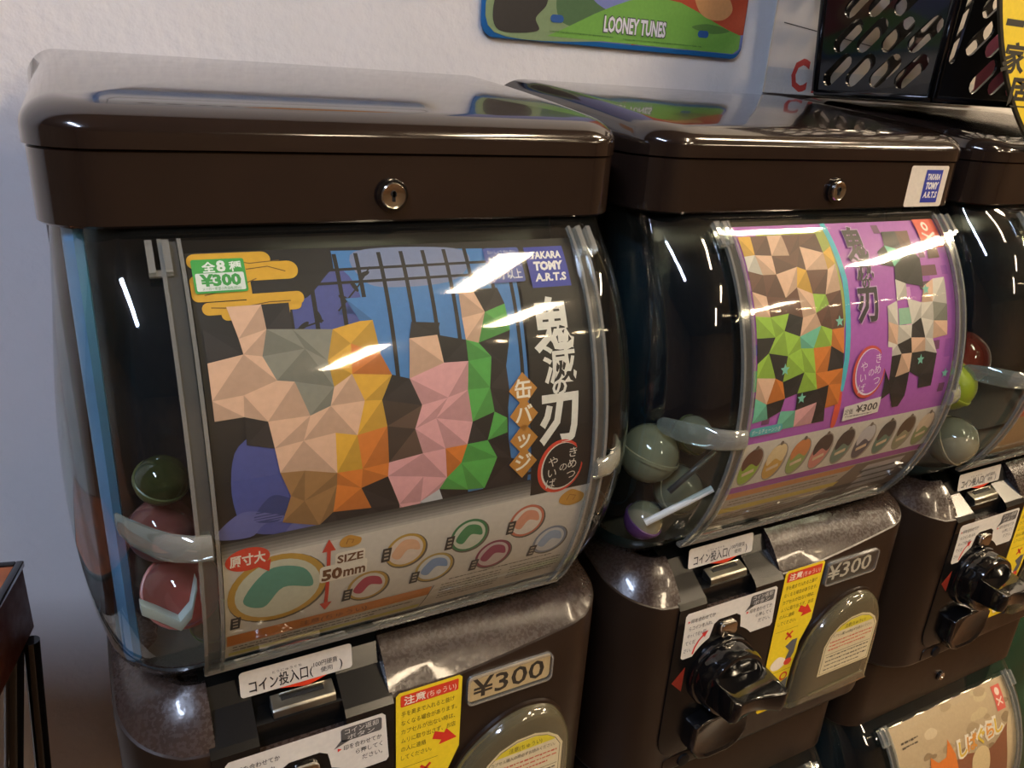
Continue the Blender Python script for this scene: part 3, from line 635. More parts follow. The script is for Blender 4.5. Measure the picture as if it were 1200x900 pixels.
p.text('SIZE', 126.5, 168.2, 6.6, (108, 66, 32), 7, bold=.03, w=14); p.text('50', 118.6, 179, 9.6, (108, 66, 32), 7, bold=.045, w=11); p.text('mm', 130.2, 179, 9, (108, 66, 32), 7, bold=.03, w=12)
for cx_, cy_, q in ((133, 155, 1), (268, 158, 1.5)):
    p.poly(smooth2([(cx_-5*q, cy_+2), (cx_-5*q, cy_-2*q), (cx_-1*q, cy_-4.5*q), (cx_+3*q, cy_-3*q), (cx_+6*q, cy_-1), (cx_+5*q, cy_+2.5*q), (cx_, cy_+3.5*q)]), (196, 142, 56), 5)
    p.poly(stroke([(cx_-2*q, cy_+1), (cx_-1*q, cy_-2*q), (cx_+2*q, cy_-1*q), (cx_+1*q, cy_+1*q)], .6), (150, 100, 36), 6)
p.poly([(71, 208.5), (186, 209.5), (185, 218.6), (71, 219.8)], (198, 122, 54), 4); p.text('注意(ちゅうい)', 128, 216.6, 5.2, (112, 66, 36), 5, align='C', w=38)
p.lines(74, 222, 176, 2, 3.6, 1.5, (96, 92, 88), 5, 11); p.poly([(72, 229), (182, 229), (181, 233), (72, 233)], (204, 196, 110), 4)
p.poly(stroke([(187, 209), (182, 235)], .5), (60, 54, 50), 5)
p.lines(196, 205.5, 276, 1, 3, 1.2, (96, 90, 84), 5, 12); p.lines(192, 210, 232, 6, 3.2, 1.3, (110, 104, 98), 5, 13); p.lines(238, 210, 274, 5, 3.2, 1.3, (110, 104, 98), 5, 14)
p.build('lower_print', c1, 'pale lower band with rows of coloured round badges')
# price tag, logo, title
p = Print(poster_fn, 4, base=12)
p.poly(rrect(72.2, 4.2, 95.6, 21.2, 1.2), (58, 158, 66), 1); p.poly(rrect(73.2, 11.4, 94.6, 20.2, .8), (220, 224, 218), 2)
p.text('全', 76.6, 10.6, 5, (232, 236, 228), 3, bold=.03); p.text('8', 83.0, 10.6, 6.6, (232, 236, 228), 3, bold=.04, w=4); p.text('種', 88.6, 10.6, 5, (232, 236, 228), 3, bold=.02)
p.text('¥300', 84, 17.6, 6.6, (56, 150, 64), 3, bold=.05, w=18, align='C'); p.text('メーカー希望小売価格(税込)', 84, 19.8, 1.5, (56, 150, 64), 3, w=17, align='C')
p.build('price_tag', c1, 'green and white price tag reading ¥300')
p = Print(poster_fn, 4, base=12)
maker_logo(p, 245.6, 5.6, 270.6, 29.8)
p.poly(rrect(220.5, 5.2, 242.2, 25.6, 1.4), (70, 84, 150), 1); p.text('たい しょう ねん れい', 231.4, 8.6, 2.2, (216, 218, 226), 2, w=17, align='C'); p.text('対象年齢', 231.4, 15.2, 5, (216, 218, 226), 2, bold=.01, w=18.5, align='C'); p.text('15才以上', 231.4, 23.2, 5.4, (216, 218, 226), 2, bold=.01, w=18.5, align='C')
p.build('age_and_maker_marks', c1, 'two blue squares with white lettering')
def title(p, tx, ty, s, col, l=1, out=None):
    """vertical title characters fitted to their boxes"""
    B = [('鬼', -14, 0, 12, 31), ('滅', -9.5, 27, 12, 49), ('の', -4.5, 46.5, 5, 55.5), ('刃', -13, 54.5, 12.5, 84)]
    for ch, a, b_, c, d in B:
        if out: p.box_text(ch, tx+(a-.9)*s, ty+(b_-.9)*s, tx+(c+.9)*s, ty+(d+.9)*s, out, l-1, .075)
        p.box_text(ch, tx+a*s, ty+b_*s, tx+c*s, ty+d*s, col, l, .036 if ch != '滅' else .018)
def ring_mark(p, cx, cy, r, l, bg, red, white):
    p.poly(ell(cx, cy, r*.97, r*1.1, 34), red, l); p.poly(ell(cx+.6, cy, r*.86, r*.98, 34), white, l+1); p.poly(ell(cx+1.1, cy-.4, r*.83, r*.93, 34), bg, l+2)
    p.poly([(cx+r*.55, cy-r*1.0), (cx+r*1.3, cy-r*.9), (cx+r*1.3, cy+r*.5), (cx+r*.88, cy-.1*r)], bg, l+2)
    for i, ch in enumerate('きめつ'): p.text(ch, cx+r*.50, cy-r*.36+i*r*.46, r*.40, white, l+3, align='C')
    p.text('の', cx+r*.12, cy+r*.16, r*.34, white, l+3, align='C')
    for i, ch in enumerate('やいば'): p.text(ch, cx-r*.34, cy-r*.10+i*r*.46, r*.40, white, l+3, align='C')
p = Print(poster_fn, 4, base=12)
p.poly([(238, 28), (279.6, 28), (279.6, 150), (239, 150), (236, 100)], K, 0)
title(p, 255, 35, 1.0, (222, 216, 204), 2)
ring_mark(p, 257, 134, 15.6, 2, K, (206, 62, 40), (220, 214, 202))
p.build('title_print', c1, 'large white vertical title characters over a red ring')
p = Print(poster_fn, 4, base=20)
for i, (ch, y) in enumerate(zip('缶バッジ', (84.5, 98.5, 112.5, 126.5))):
    p.poly([(231.8, y-9.6), (240.6, y), (231.8, y+9.6), (223, y)], (184, 126, 52), 0); p.text(ch, 231.8, y+3.9, 10, (236, 226, 206), 1, bold=.02, align='C')
p.build('diamond_print', c1, 'four tan diamonds with white characters')

PU = (170, 88, 172)
c2 = card(UP[1], 71, 279.5, -3, 232, PU, 'purple printed card with a white strip of small keyring pictures')
p = Print(poster_fn, 4)
rr = random.Random(5)
for _ in range(34):
    x = rr.choice([72, 78, 84, 206, 214, 222, 246, 254, 262, 268, 270, 126, 136, 146]); y = rr.uniform(4, 138)//7*7
    p.poly(rect(x, y, x+7, y+7), rr.choice([(206, 142, 196), (110, 60, 96), (150, 74, 160), (108, 84, 168), (224, 168, 200)]), 0)
p.poly([(92, 2), (156, 2), (160, 60), (150, 100), (90, 96), (86, 60)], (158, 164, 74), 1)
p.poly(rect(72, 94, 80, 108), (110, 190, 130), 1); p.poly(rect(76, 62, 82, 72), (226, 170, 206), 2); p.poly([(74, 56), (79, 48), (83, 56)], (232, 160, 50), 2)
p.poly(stroke([(157.5, -3), (162, 40), (159.5, 95), (156.5, 118)], [5, 5, 5, 5]), (66, 176, 190), 3); p.poly(smooth2(stroke([(156, 120), (156.5, 144)], 5), 3), (222, 84, 60), 3)
p.poly(rect(128, 92, 152, 106), (150, 120, 180), 2); p.poly(rect(214, 64, 240, 76), (150, 190, 160), 2); p.poly(rect(238, 34, 262, 42), (110, 60, 76), 2); p.poly(rect(240, 46, 254, 52), (96, 60, 76), 2)
for a, b_ in ((152, 68), (100, 96), (118, 118), (246, 52), (272, 118), (240, 104)): p.poly([(a+4.2*cos(pi/2+k*pi/5)*(1 if k % 2 == 0 else .45), b_-4.2*sin(pi/2+k*pi/5)*(1 if k % 2 == 0 else .45)) for k in range(10)], (120, 190, 170), 6)
p.build('background_print', c2, 'purple patchwork with an olive field and a turquoise line')
p = Print(poster_fn, 4, base=5)
dabs(p, [81, 95, 109, 123, 137, 150], [(11, 'YRSRR.'), (24, 'CSRRSY'), (38, 'RRSYRS'), (52, 'SRRSLR'), (66, 'LLKSRR'), (80, 'KLLMLO'), (94, 'LKLLOK'), (108, 'SOKLOO'), (121, 'MK.KKO'), (133, '..MPK.')], 8, 8)
dabs(p, [208, 221, 235, 249, 263], [(12, '.KR..'), (25, 'KMK.R'), (38, '.KK..'), (54, '.C.SC'), (67, 'C.CCG'), (80, 'SCKCS'), (94, 'CKSC.'), (108, 'KSKK.'), (121, 'KK.K.'), (133, '.K...')], 8, 9)
p.build('artwork_print', c2, 'patchwork of brown, lime, cream and grey facets')
p = Print(poster_fn, 4, base=13)
title(p, 181.5, 1, .84, (44, 36, 44), 3, out=(196, 156, 196)); ring_mark(p, 183, 107, 17.5, 3, PU, (206, 74, 60), (230, 214, 222))
p.poly([(163, 130.5), (201, 127.5), (201.5, 140), (164, 142)], (220, 212, 202), 3); p.text('定価', 164.5, 137, 4.4, (70, 60, 60), 4, w=8.5); p.text('¥300', 176, 137, 7, (56, 48, 50), 4, bold=.02, w=23); p.lines(166, 138.6, 198, 1, 2, 1, (110, 96, 100), 4, 9)
p.poly(rrect(74, 133.8, 104, 140, 2.6), (84, 174, 176), 3); p.text('ボールチェーンつき', 89, 138.6, 3.6, (220, 232, 226), 4, align='C', w=26)
p.poly(rect(253, -3, 276.5, 21), (218, 78, 56), 3); p.poly(ell(263.5, 3.5, 3.6, 4, 20), (232, 214, 200), 4); p.poly(ell(263.5, 3.5, 1.6, 2, 16), (218, 78, 56), 5); p.poly(stroke([(257, 9), (271, 16)], 1.8), (232, 214, 200), 4); p.poly(stroke([(271, 9), (257, 16)], 1.8), (232, 214, 200), 4)
p.build('title_print', c2, 'dark vertical title characters over a red ring')
p = Print(poster_fn, 4, base=13)
p.poly([(72.5, 146), (279.5, 146), (279.5, 183), (72.5, 183)], (206, 198, 186), 0)
for i, (hc, bc) in enumerate([((98, 60, 46), (150, 176, 62)), ((222, 196, 150), (206, 160, 80)), ((206, 130, 76), (150, 166, 96)), ((66, 52, 50), (206, 130, 120)), ((62, 54, 54), (110, 130, 116)), ((190, 184, 186), (84, 78, 90)), ((64, 60, 58), (96, 126, 112)), ((86, 66, 52), (150, 146, 118)), ((212, 188, 160), (136, 146, 100))]):
    x = 84+i*22.9
    p.poly(ell(x+1, 166, 10, 16.4, 22, .12), (150, 138, 128), 1); p.poly(ell(x, 166, 8.6, 15, 24, .12), bc, 2); p.poly(smooth2([(x-8.4, 160), (x-4, 152.5), (x+5, 151.5), (x+9, 158), (x+7, 166), (x, 163), (x-6, 168)]), hc, 3); p.poly(stroke([(x-5, 172), (x+5, 169)], 3), (216, 190, 158), 4); p.poly(ell(x+1.5, 150, 1.6, 1.8, 12), (110, 96, 84), 4)
p.build('keyring_strip', c2, 'white strip with nine small oval keyring pictures')
p = Print(poster_fn, 4, base=13)
p.poly(rect(71, 189, 279.5, 232), (178, 168, 158), 0); p.poly([(71, 189), (206, 190), (200, 195), (71, 195)], (198, 132, 80), 1); p.poly([(71, 205), (198, 207), (195, 212), (71, 211)], (206, 184, 82), 1)
p.lines(80, 197.5, 190, 2, 3.6, 1.5, (120, 108, 96), 2, 21); p.poly([(206, 190), (279.5, 190), (279.5, 232), (176, 232)], (104, 96, 92), 1)
for k in range(4): p.poly([(222, 194+k*8), (266, 193+k*8), (264, 199+k*8), (218, 200+k*8)], (172, 168, 172), 2)
p.lines(76, 214, 186, 4, 3.6, 1.5, (130, 118, 108), 2, 22)
p.build('lower_print', c2, 'striped fine print at the foot of the card')

c3 = card(UP[2], 71, 279.5, -2, 232, (196, 92, 66), 'red orange printed card at the right edge of the photo')
p = Print(poster_fn, 4); p.poly(rect(71, 150, 279.5, 156), (214, 196, 170), 0); p.poly(rect(71, 180, 279.5, 232), (176, 150, 110), 0); p.text('ガ', 76, 150, 34, (226, 190, 44), 1, bold=.06) if False else p.poly(stroke([(74, 150), (84, 138), (96, 132)], 5), (226, 190, 44), 1)
p.poly(rect(71, 4, 279.5, 60), (214, 142, 70), 0); p.build('background_print', c3)
c4 = card(LOW[0], 70, 279.6, 0, 236, (30, 62, 52), 'dark green card edge at the bottom, under the middle machine')
p = Print(poster_fn, 4); p.poly(rect(78, 4, 272, 10), (90, 140, 116), 0); p.poly(rect(84, 16, 200, 60), (150, 166, 120), 0); p.build('background_print', c4)
c5 = card(LOW[1], 70, 279.6, 0, 236, (188, 162, 128), 'tan printed card with an orange dog and yellow lettering')
p = Print(poster_fn, 4)
rr = random.Random(3)
for k in range(30):
    x = rr.uniform(74, 270); y = rr.uniform(2, 80); s = rr.uniform(6, 16); p.poly(smooth2([(x+s*rr.uniform(.6, 1)*cos(a), max(.5, y+s*.5*rr.uniform(.6, 1)*sin(a))) for a in [0, 1.2, 2.4, 3.6, 4.8]]), rr.choice([(206, 182, 148), (172, 146, 112), (196, 172, 134), (150, 124, 92)]), 0+k*.1)
p.poly(smooth2([(150, 78), (176, 62), (230, 70), (276, 50), (279, 120), (276, 236), (72, 236), (72, 120), (96, 96)]), (142, 84, 56), 4)
p.poly(smooth2([(262, 60), (279, 40), (279, 130), (268, 120)]), (206, 180, 142), 5)
p.poly(smooth2([(74, 60), (92, 52), (100, 74), (92, 110), (74, 116)]), (178, 164, 108), 5)
p.poly(smooth2([(196, 72), (210, 62), (226, 70), (228, 96), (212, 106), (198, 98)]), (222, 194, 148), 6)
p.build('background_print', c5, 'autumn leaves and brown ground')
p = Print(poster_fn, 4, base=8)
p.poly([(120, 70), (124, 46), (136, 56), (150, 54), (156, 36), (166, 56), (170, 74), (166, 90), (186, 108), (196, 150), (118, 150), (122, 92)], (224, 122, 44), 0)
p.poly(smooth2([(128, 86), (144, 76), (160, 84), (158, 100), (144, 106), (130, 100)]), (232, 206, 168), 1); p.poly(ell(144, 88, 2.4, 1.8, 14), (40, 30, 26), 2); p.poly(stroke([(132, 78), (138, 80)], 1.3), (50, 36, 30), 2); p.poly(stroke([(150, 80), (156, 77)], 1.3), (50, 36, 30), 2); p.poly(smooth2([(134, 112), (150, 108), (158, 130), (150, 150), (136, 150)]), (236, 214, 180), 1)
p.build('dog_picture', c5, 'orange shiba dog with pale muzzle')
p = Print(poster_fn, 4, base=8)
for i, (ch, c_) in enumerate(zip('しばぐらし', ((226, 186, 60), (226, 150, 60), (226, 186, 60), (226, 150, 60), (226, 186, 60)))):
    x = 180+i*17; y = 62-i*1.5; p.text(ch, x, y, 20, (236, 222, 204), 0, bold=.10, align='C'); p.text(ch, x, y-.5, 17.5, c_, 2, bold=.03, align='C')
p.poly(rect(251, 6, 267, 34), (214, 92, 76), 0); p.poly(ell(259, 13, 4, 4.4, 20), (232, 206, 190), 1); p.poly(stroke([(254, 20), (264, 28)], 1.8), (232, 206, 190), 1); p.poly(stroke([(264, 20), (254, 28)], 1.8), (232, 206, 190), 1)
p.text('こいぬと', 84, 22, 4, (80, 66, 50), 0) if False else p.lines(84, 18, 112, 2, 5, 2.4, (90, 74, 56), 0, 5)
p.build('title_print', c5, 'yellow and orange rounded lettering')
# ------------------------------------------------------------------ capsules and toys inside the clear cases
def capsule(loc, r, base_m, dome_m, tilt, label, rz=0, grp='toy capsules inside the clear cases'):
    t = empty('toy_capsule', loc, label, 'capsule', grp); t.rotation_euler = (tilt, .3, rz)
    def half(s, m, nm):
        b = MB(); pr = [(r, 0)]+[(r*cos(pi/2*k/9), s*r*sin(pi/2*k/9)) for k in range(1, 9)]+[(r*.06, s*r)]
        b.lathe(pr, (0, 0, 0), (0, 0, 1), m, n=30, cap0=False); return b.build(nm, t)
    half(-1, base_m, 'lower_half'); half(1, dome_m, 'upper_dome')
    b = MB(); b.lathe([(r*1.0, -.0016), (r*1.05, -.0012), (r*1.05, .0012), (r*1.0, .0016)], (0, 0, 0), (0, 0, 1), base_m, n=30, cap0=False, cap1=False); b.build('seam_band', t)
    return t
PINKC = clear('pink_clear_plastic', tint=(236, 170, 160), haze=.30, hazecol=(210, 120, 108), ior=1.45)
MILK = clear('milky_clear_plastic', tint=(214, 214, 206), haze=.55, hazecol=(176, 168, 134), ior=1.45)
PINK = mat('pink_plastic', (206, 112, 100), .35, noise=.1); GRN = mat('pale_green_plastic', (140, 168, 110), .35); OLV = mat('olive_plastic', (96, 98, 52), .35); WHT = mat('white_plastic', (206, 208, 200), .35)
YG = mat('yellow_green_plastic', (176, 180, 44), .3); REDP = mat('red_plastic', (186, 56, 34), .35); PUR = mat('purple_plastic', (92, 58, 104), .35); GREY = mat('grey_milky_plastic', (150, 140, 108), .35)
TP = []
capsule((.054, -.008, -.192), .020, PINK, PINKC, .9, 'pink capsule in the left machine, lying lowest behind the white clip')
capsule((.048, .000, -.158), .017, mat('maroon_plastic', (96, 40, 44), .3), PINKC, .2, 'dark red capsule in the left machine, above the pink one')
capsule((.050, -.006, -.126), .013, OLV, clear('olive_clear', tint=(150, 152, 90), haze=.35, hazecol=(92, 96, 50)), .5, 'olive green capsule in the left machine, topmost of its pile')
capsule((.0680, .002, -.224), .012, GRN, MILK, 1.2, 'small pale green capsule at the bottom of the left machine')
def clip(loc, rz, s, label, m=WHT):
    t = MB(); pts = [(-.015, 0, .010), (-.009, 0, .004), (0, 0, -.006), (.005, 0, .000), (.008, 0, .016)]
    rings = [[(x*s+dx, dy*s, z*s+dz) for dx, dy, dz in ((0, -.0025, .0036), (0, .0025, .0036), (0, .0025, -.0036), (0, -.0025, -.0036))] for x, y, z in pts]
    t.loft(rings, m, cap0=True, cap1=True); o = t.build('plastic_clip', None, bevel=.0006); o.location = loc; o.rotation_euler = (.15, 0, rz); return tag(o, label, 'toy part')
clip((.050, -.031, -.190), .1, 1.15, 'white V-shaped plastic clip standing in the left machine')
for (lx, ly, lz), rad, a, b_, ti, lb in [((.362, -.008, -.165), .021, GREY, MILK, .1, 'milky capsule in the middle machine, largest, at the left side'), ((.388, -.014, -.196), .018, GREY, MILK, 1.1, 'milky capsule in the middle machine, lowest right'),
        ((.3885, -.020, -.150), .014, OLV, MILK, .9, 'capsule with an olive half in the middle machine, beside the card'), ((.358, -.016, -.214), .014, PUR, MILK, .4, 'capsule with a purple half at the bottom of the middle machine')]:
    capsule((lx, ly, lz), rad, a, b_, ti, lb)
b = MB(); b.tube([(.3560, -.040, -.178), (.3860, -.046, -.150)], .0022, mat('dark_grey_rod', (70, 68, 62), .35)); tag(b.build('plastic_rod'), 'dark grey plastic rod slanting in the middle machine', 'toy part')
b = MB(); b.tube([(.3480, -.030, -.206), (.3720, -.040, -.190), (.3900, -.045, -.180)], .0026, WHT); tag(b.build('plastic_rod'), 'whitish plastic rod lying low in the middle machine', 'toy part')
for (lx, ly, lz), rad, a, b_, ti, lb in [((.6885, -.010, -.155), .022, YG, YG, .5, 'yellow green capsule in the right machine'), ((.7150, .004, -.138), .026, REDP, clear('red_clear', tint=(200, 90, 60), haze=.5, hazecol=(160, 56, 36)), .2, 'red capsule in the right machine, behind the yellow green one'), ((.703, -.018, -.208), .022, GREY, MILK, 1.0, 'milky capsule at the bottom of the right machine')]:
    capsule((lx, ly, lz), rad, a, b_, ti, lb)
for (lx, ly, lz), rad, a, b_, lb in [((.70, -.02, -.72), .022, GREY, MILK, 'clear capsule in the bottom right case, left side'), ((.638, -.008, -.66), .02, mat('amber_plastic', (170, 96, 44), .3), MILK, 'amber capsule in the lower case under the middle machine')]:
    capsule((lx, ly, lz), rad, a, b_, .6, lb)
# ------------------------------------------------------------------ on the wall
def wall_plate(x0, z0, w_, h_, label):
    t = empty('picture_plate', (x0, .24, z0), label, 'sign', 'embossed plates on the wall')
    b = MB(); b.loft([[(u, y, v) for u, v in rrect(0, 0, w_, h_, .012)] for y in (-.001, -.0035)], mat('blue_enamel', (32, 104, 170), .3), cap0=True, cap1=True); b.build('plate', t, bevel=.0006); return t
t = wall_plate(.3335, .1045, .281, .142, 'colourful embossed metal plate with green hills on the white wall')
fn = plane((0, -.0036, .142), (1, 0, 0), (0, -1, 0), (0, 0, -1), .00008)
p = Print(fn); p.poly(rrect(9, 5, 280, 138, 10), (122, 132, 190), 0); p.poly(smooth2([(9, 96), (30, 88), (60, 92), (84, 104), (110, 116), (120, 130), (110, 138), (12, 138)]), (128, 150, 108), 1)
p.poly(smooth2([(70, 104), (90, 98), (110, 108), (124, 116), (100, 128), (74, 124)]), (74, 108, 70), 2)
p.poly([(150, 138), (146, 112), (136, 108), (162, 100), (168, 96), (172, 5), (280, 5), (280, 120)], (182, 72, 44), 2)
p.poly([(62, 137), (76, 131), (90, 124.5), (108, 116), (126, 108.5), (144, 102), (160, 99), (180, 97.5), (200, 99), (220, 104.5), (240, 111), (260, 117), (277, 121), (277, 133), (270, 137.5)], (112, 168, 70), 3)
p.poly(smooth2([(16, 136), (10, 118), (20, 96), (34, 80), (56, 96), (60, 112), (50, 124), (52, 134)]), (44, 42, 42), 4)
p.poly(smooth2([(216, 118), (236, 114), (262, 118), (240, 122)]), (84, 128, 60), 4); p.poly(rect(236, 60, 250, 104), (206, 140, 60), 4); p.poly(smooth2([(206, 70), (226, 60), (250, 84), (262, 100), (248, 110), (222, 104)]), (206, 150, 96), 5)
for x in (64, 224): p.poly(rrect(x, 120, x+13, 126, 3), (30, 84, 150), 6)
p.build('picture', t, 'printed hills, purple sky and a red barn shape'); p = Print(fn, base=8)
p.box_text('LOONEY TUNES', 117.5, 115.5, 187, 130.5, (60, 70, 70), 0, .07); p.box_text('LOONEY TUNES', 118.4, 116.4, 186, 129.6, (220, 220, 226), 1, .035); p.lines(64, 132.6, 130, 1, 3, 1, (84, 130, 60), 0, 31); p.lines(140, 133.4, 232, 1, 3, 1, (84, 130, 60), 0, 32)
p.build('lettering', t, 'white cartoon style capital lettering')
t = wall_plate(.045, .131, .25, .14, 'pale embossed metal plate on the wall above the left machine')
fn = plane((0, -.0036, .14), (1, 0, 0), (0, -1, 0), (0, 0, -1), .00008)
p = Print(fn); p.poly(rrect(4, 4, 256, 136, 9), (206, 208, 212), 0); p.poly(rrect(9, 9, 251, 131, 8), (60, 60, 64), 1); p.poly(rrect(10, 10, 250, 130, 8), (206, 208, 212), 2)
p.poly(smooth2([(110, 40), (150, 30), (190, 36), (240, 60), (200, 80), (150, 76), (120, 66)]), (206, 136, 48), 3)
for x in (30, 50, 72, 90): p.poly(smooth2([(x, 50), (x+10, 44), (x+14, 56), (x+4, 64)]), (44, 44, 46), 3)
p.build('picture', t)
# white sheet with red lettering standing behind the basket
t = empty('paper_sheet', (.647, .232, .0765), 'white poster sheet with red lettering behind the black basket', 'poster')
b = MB(); b.box((0, 0, 0), (.36, .0012, .26), mat('white_card', (212, 204, 196), .45, noise=.03)); b.build('sheet', t, smooth=False)
p = Print(plane((0, -.0001, .26), (1, 0, 0), (0, -1, 0), (0, 0, -1), .0001)); p.poly(stroke([(13, 195), (61, 199.6), (180, 211)], 1.0), (70, 62, 58), 0); p.box_text('C', 35, 225.6, 59, 257.7, (186, 62, 56), 0, .03); p.box_text('I', 67, 225.6, 74, 257.7, (186, 62, 56), 0, .03); p.poly(rect(0, 236, 360, 260), (192, 192, 192), -.5)
p.poly(rect(0, 0, 1.4, 260), (206, 196, 176), 0); p.build('lettering', t, 'thin line and red capital letters')
# ------------------------------------------------------------------ black basket on the lids
def slotted(W0, W1, H, slots, th=.0022):
    """tapered panel with slots: 2-D filled curve extruded, converted to a mesh; x centred, z up"""
    cu = bpy.data.curves.new('basket_panel', 'CURVE'); cu.dimensions = '2D'; cu.fill_mode = 'BOTH'; cu.extrude = th/2
    def spl(pts):
        s = cu.splines.new('POLY'); s.points.add(len(pts)-1)
        for q, (x, y) in zip(s.points, pts): q.co = (x, y, 0, 1)
        s.use_cyclic_u = True
    spl([(-W0/2, 0), (W0/2, 0), (W1/2, H), (-W1/2, H)])
    for s in slots: spl(s)
    o = bpy.data.objects.new('tmp', cu); COL.objects.link(o); dg = bpy.context.evaluated_depsgraph_get(); dg.update()
    me = bpy.data.meshes.new_from_object(o.evaluated_get(dg)); bpy.data.objects.remove(o); return me
def slot(cx, cy, L, r, ang, n=5):
    o = []
    for sgn, a0 in ((1, -90), (-1, 90)):
        for k in range(n+1):
            a = radians(a0+180*k/n); x = sgn*L/2+r*cos(a); y = r*sin(a); o.append((cx+x*cos(ang)-y*sin(ang), cy+x*sin(ang)+y*cos(ang)))
    return o
bk = empty('plastic_basket', (.821, .124, .0765), 'black perforated plastic basket standing on the machine lids', 'basket', rz=radians(0))
BM = mat('glossy_black_basket_plastic', (16, 17, 20), .17, coat=.5, rvar=.04)
def basket_side(W0, W1, H, mtx, narrow):
    sl = []
    for r_ in range(6):
        for c_ in range(-12, 13):
            x = c_*.0262+r_*.0065-.0132; y = .0235+r_*.0290+c_*.0000
            if abs(x) > W0/2-.0150 or y > H-.03: continue
            if narrow and x < -W0/2+.034: continue
            sl.append(slot(x, y, .022, .0070, radians(42)))
    if narrow: sl.append(slot(-W0/2+.0125, .100, .13, .0042, radians(88)))
    me = slotted(W0, W1, H, sl); me.materials.clear(); me.materials.append(BM)
    o = bpy.data.objects.new('side_panel', me); put(o, bk); o.matrix_local = mtx; return o
H = .19; W = .30; D = .125
tlt = radians(3.5)
basket_side(W, W+.012, H, Matrix.Translation((0, -D/2, 0))@Matrix.Rotation(pi/2+tlt, 4, 'X'), True)
basket_side(W, W+.012, H, Matrix.Translation((0, D/2, 0))@Matrix.Rotation(pi/2-tlt, 4, 'X'), False)
basket_side(D, D+.012, H, Matrix.Translation((-W/2, 0, 0))@Matrix.Rotation(-pi/2, 4, 'Z')@Matrix.Rotation(pi/2+tlt, 4, 'X'), False)
basket_side(D, D+.012, H, Matrix.Translation((W/2, 0, 0))@Matrix.Rotation(pi/2, 4, 'Z')@Matrix.Rotation(pi/2+tlt, 4, 'X'), False)
b = MB(); b.box((-W/2, -D/2, 0), (W/2, D/2, .003), BM); b.build('bottom', bk, bevel=.001)
b = MB(); b.tube([(-W/2, -D/2, .004), (-W/2-.0115, -D/2-.0115, H)], .004, BM); b.tube([(W/2, -D/2, .004), (W/2+.0115, -D/2-.0115, H)], .004, BM); b.tube([(-W/2, D/2, .004), (-W/2-.0115, D/2+.0115, H)], .004, BM)
b.tube([(-W/2, -D/2, .003), (W/2, -D/2, .003)], .003, BM); b.tube([(-W/2, -D/2, .003), (-W/2, D/2, .003)], .003, BM); b.build('corner_beads', bk)
# pink thing inside the basket, glimpsed through the slots
b = MB(); b.lathe([(.006, 0), (.020, .004), (.022, .030), (.018, .060), (.004, .066)], (.880, .140, .0830), (0, 0, 1), mat('pink_soft_plastic', (214, 110, 120), .5), n=24)
tag(b.build('pink_bottle'), 'pink rounded container inside the black basket, glimpsed through its slots', 'container')
# ------------------------------------------------------------------ yellow round sign
sg = empty('round_sign', (.8262, -.0025, .2388), 'round yellow sign with black characters at the top right corner', 'sign')
b = MB(); b.lathe([(.2172, 0), (.2197, .0005), (.2197, .0025), (.2182, .003)], (0, 0, 0), (0, -1, 0), mat('sign_edge', (58, 54, 40), .4), n=96); b.build('board', sg)
pl = plane((0, -.0031, 0), (1, 0, 0), (0, -1, 0), (0, 0, -1), .0001)
p = Print(pl); p.poly(ell(0, 0, 217.2, 217.2, 120), (236, 206, 34), 0); p.build('yellow_face', sg); p = Print(pl, base=1)
for ch, x0, y0, x1, y1 in (('一', -186, 102.5, -164, 107), ('家', -179, 117, -150, 139), ('固', -159, 141, -131, 162)): p.box_text(ch, x0, y0, x1, y1, (36, 32, 22), 0, .03)
p.build('lettering', sg)
b = MB(); b.box((1.005, .02, -1.3), (1.30, .21, -.44), mat('dark_green_plastic', (14, 62, 44), .25, noise=.4, nscale=14)); tag(b.build('green_bin', bevel=.004), 'dark green bin at the right edge beyond the last machine', 'bin')
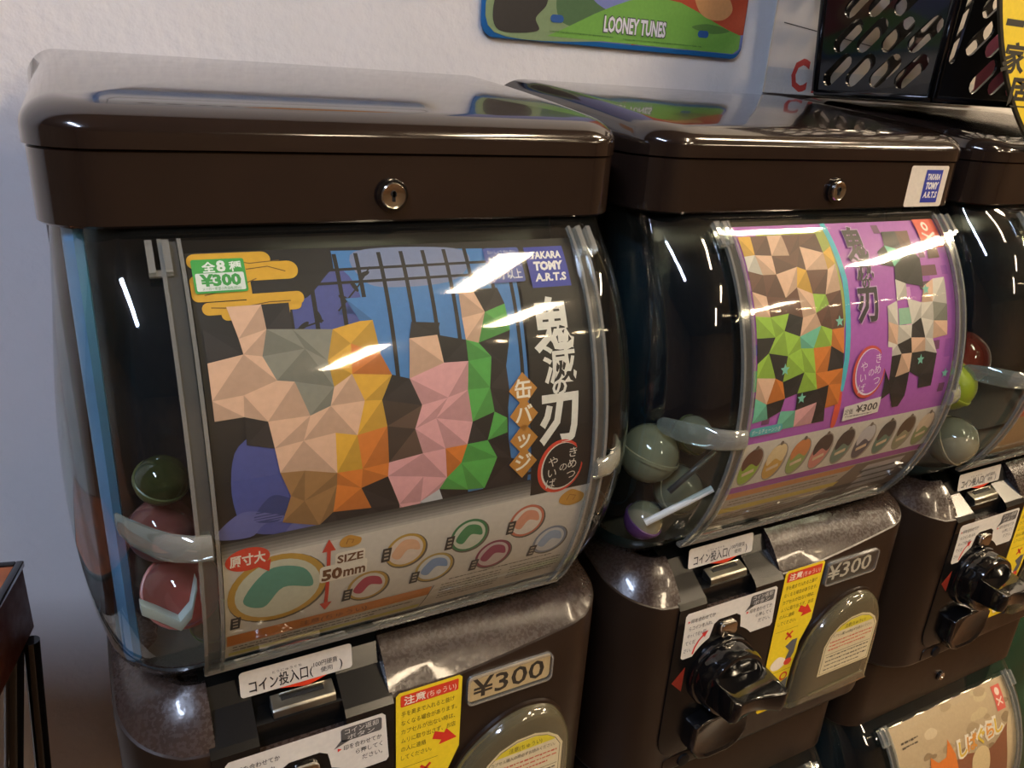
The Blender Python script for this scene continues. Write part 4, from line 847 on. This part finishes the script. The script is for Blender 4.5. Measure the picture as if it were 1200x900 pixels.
# ------------------------------------------------------------------ string of small bulbs in the room
ls = empty('light_string', (1.4, -2.4, 1.0), 'string of small warm bulbs hung across the room before the machines', 'lights')
b = MB(); b.tube([(.2*k, 0, .02-.03*(k % 2)) for k in range(16)], .004, BLACK, n=6); b.build('cord', ls)
for k in range(15):
    b = MB(); b.lathe([(.004, .012), (.016, 0), (.018, -.012), (.010, -.028), (.002, -.032)], (.1+.2*k, 0, -.005), (0, 0, 1), mat('bulb_glow', (255, 226, 180), .4, emit=30), n=12); b.build('bulb', ls)
# ------------------------------------------------------------------ wooden box on a black stand at the left
WOOD = mat('red_brown_wood', (92, 42, 24), .4, noise=.35, nscale=18, rvar=.1)
ang = radians(76); P0 = Vector((-.0312, .12, -.2330)); dv = Vector((-cos(ang), -sin(ang), 0)); sv = Vector((-sin(ang), cos(ang), 0))
t = empty('wooden_box', P0, 'dark red-brown wooden box with black edges at the left', 'box', rz=math.atan2(dv.y, dv.x))
b = MB(); b.box((0, -.20, -.051), (.24, 0, -.004), WOOD); b.build('body', t, bevel=.001)
b = MB()
for lo, hi in (((-.001, -.201, -.004), (.241, -.1975, .0005)), ((-.001, -.0035, -.004), (.241, .001, .0005)), ((-.001, -.1975, -.004), (.0035, -.0035, .0005)), ((.2365, -.1975, -.004), (.241, -.0035, .0005))): b.box(lo, hi, BLACK)
b.build('rim', t, bevel=.0008, label='black metal rim round the top')
b = MB(); b.box((.0035, -.1975, -.0045), (.2365, -.0035, -.0010), mat('orange_wood', (168, 92, 52), .45, noise=.3, nscale=30)); b.build('inlay', t, smooth=False, label='orange brown top inlay')
zt = t.location.z-.051
st = empty('black_stand', (P0.x-.06, .09, -1.3), 'black tubular metal stand under the wooden box', 'stand')
for a, c_, r_ in (((-.099, .010, 0), (.0492, .010, 1.3+zt), .0058), ((-.016, .018, 0), (.0585, .016, 1.3+zt), .0050), ((-.18, -.10, 0), (-.04, -.05, 1.3+zt), .0058)):
    b = MB(); b.tube([a, c_], r_, BLACK, n=14); b.build('leg', st)
b = MB(); b.tube([(-.068, -.060, .905), (.037, .010, .920)], .003, CHROME, n=10); b.build('cross_bar', st, label='chrome cross bar')
bpy.data.objects.remove(_to)
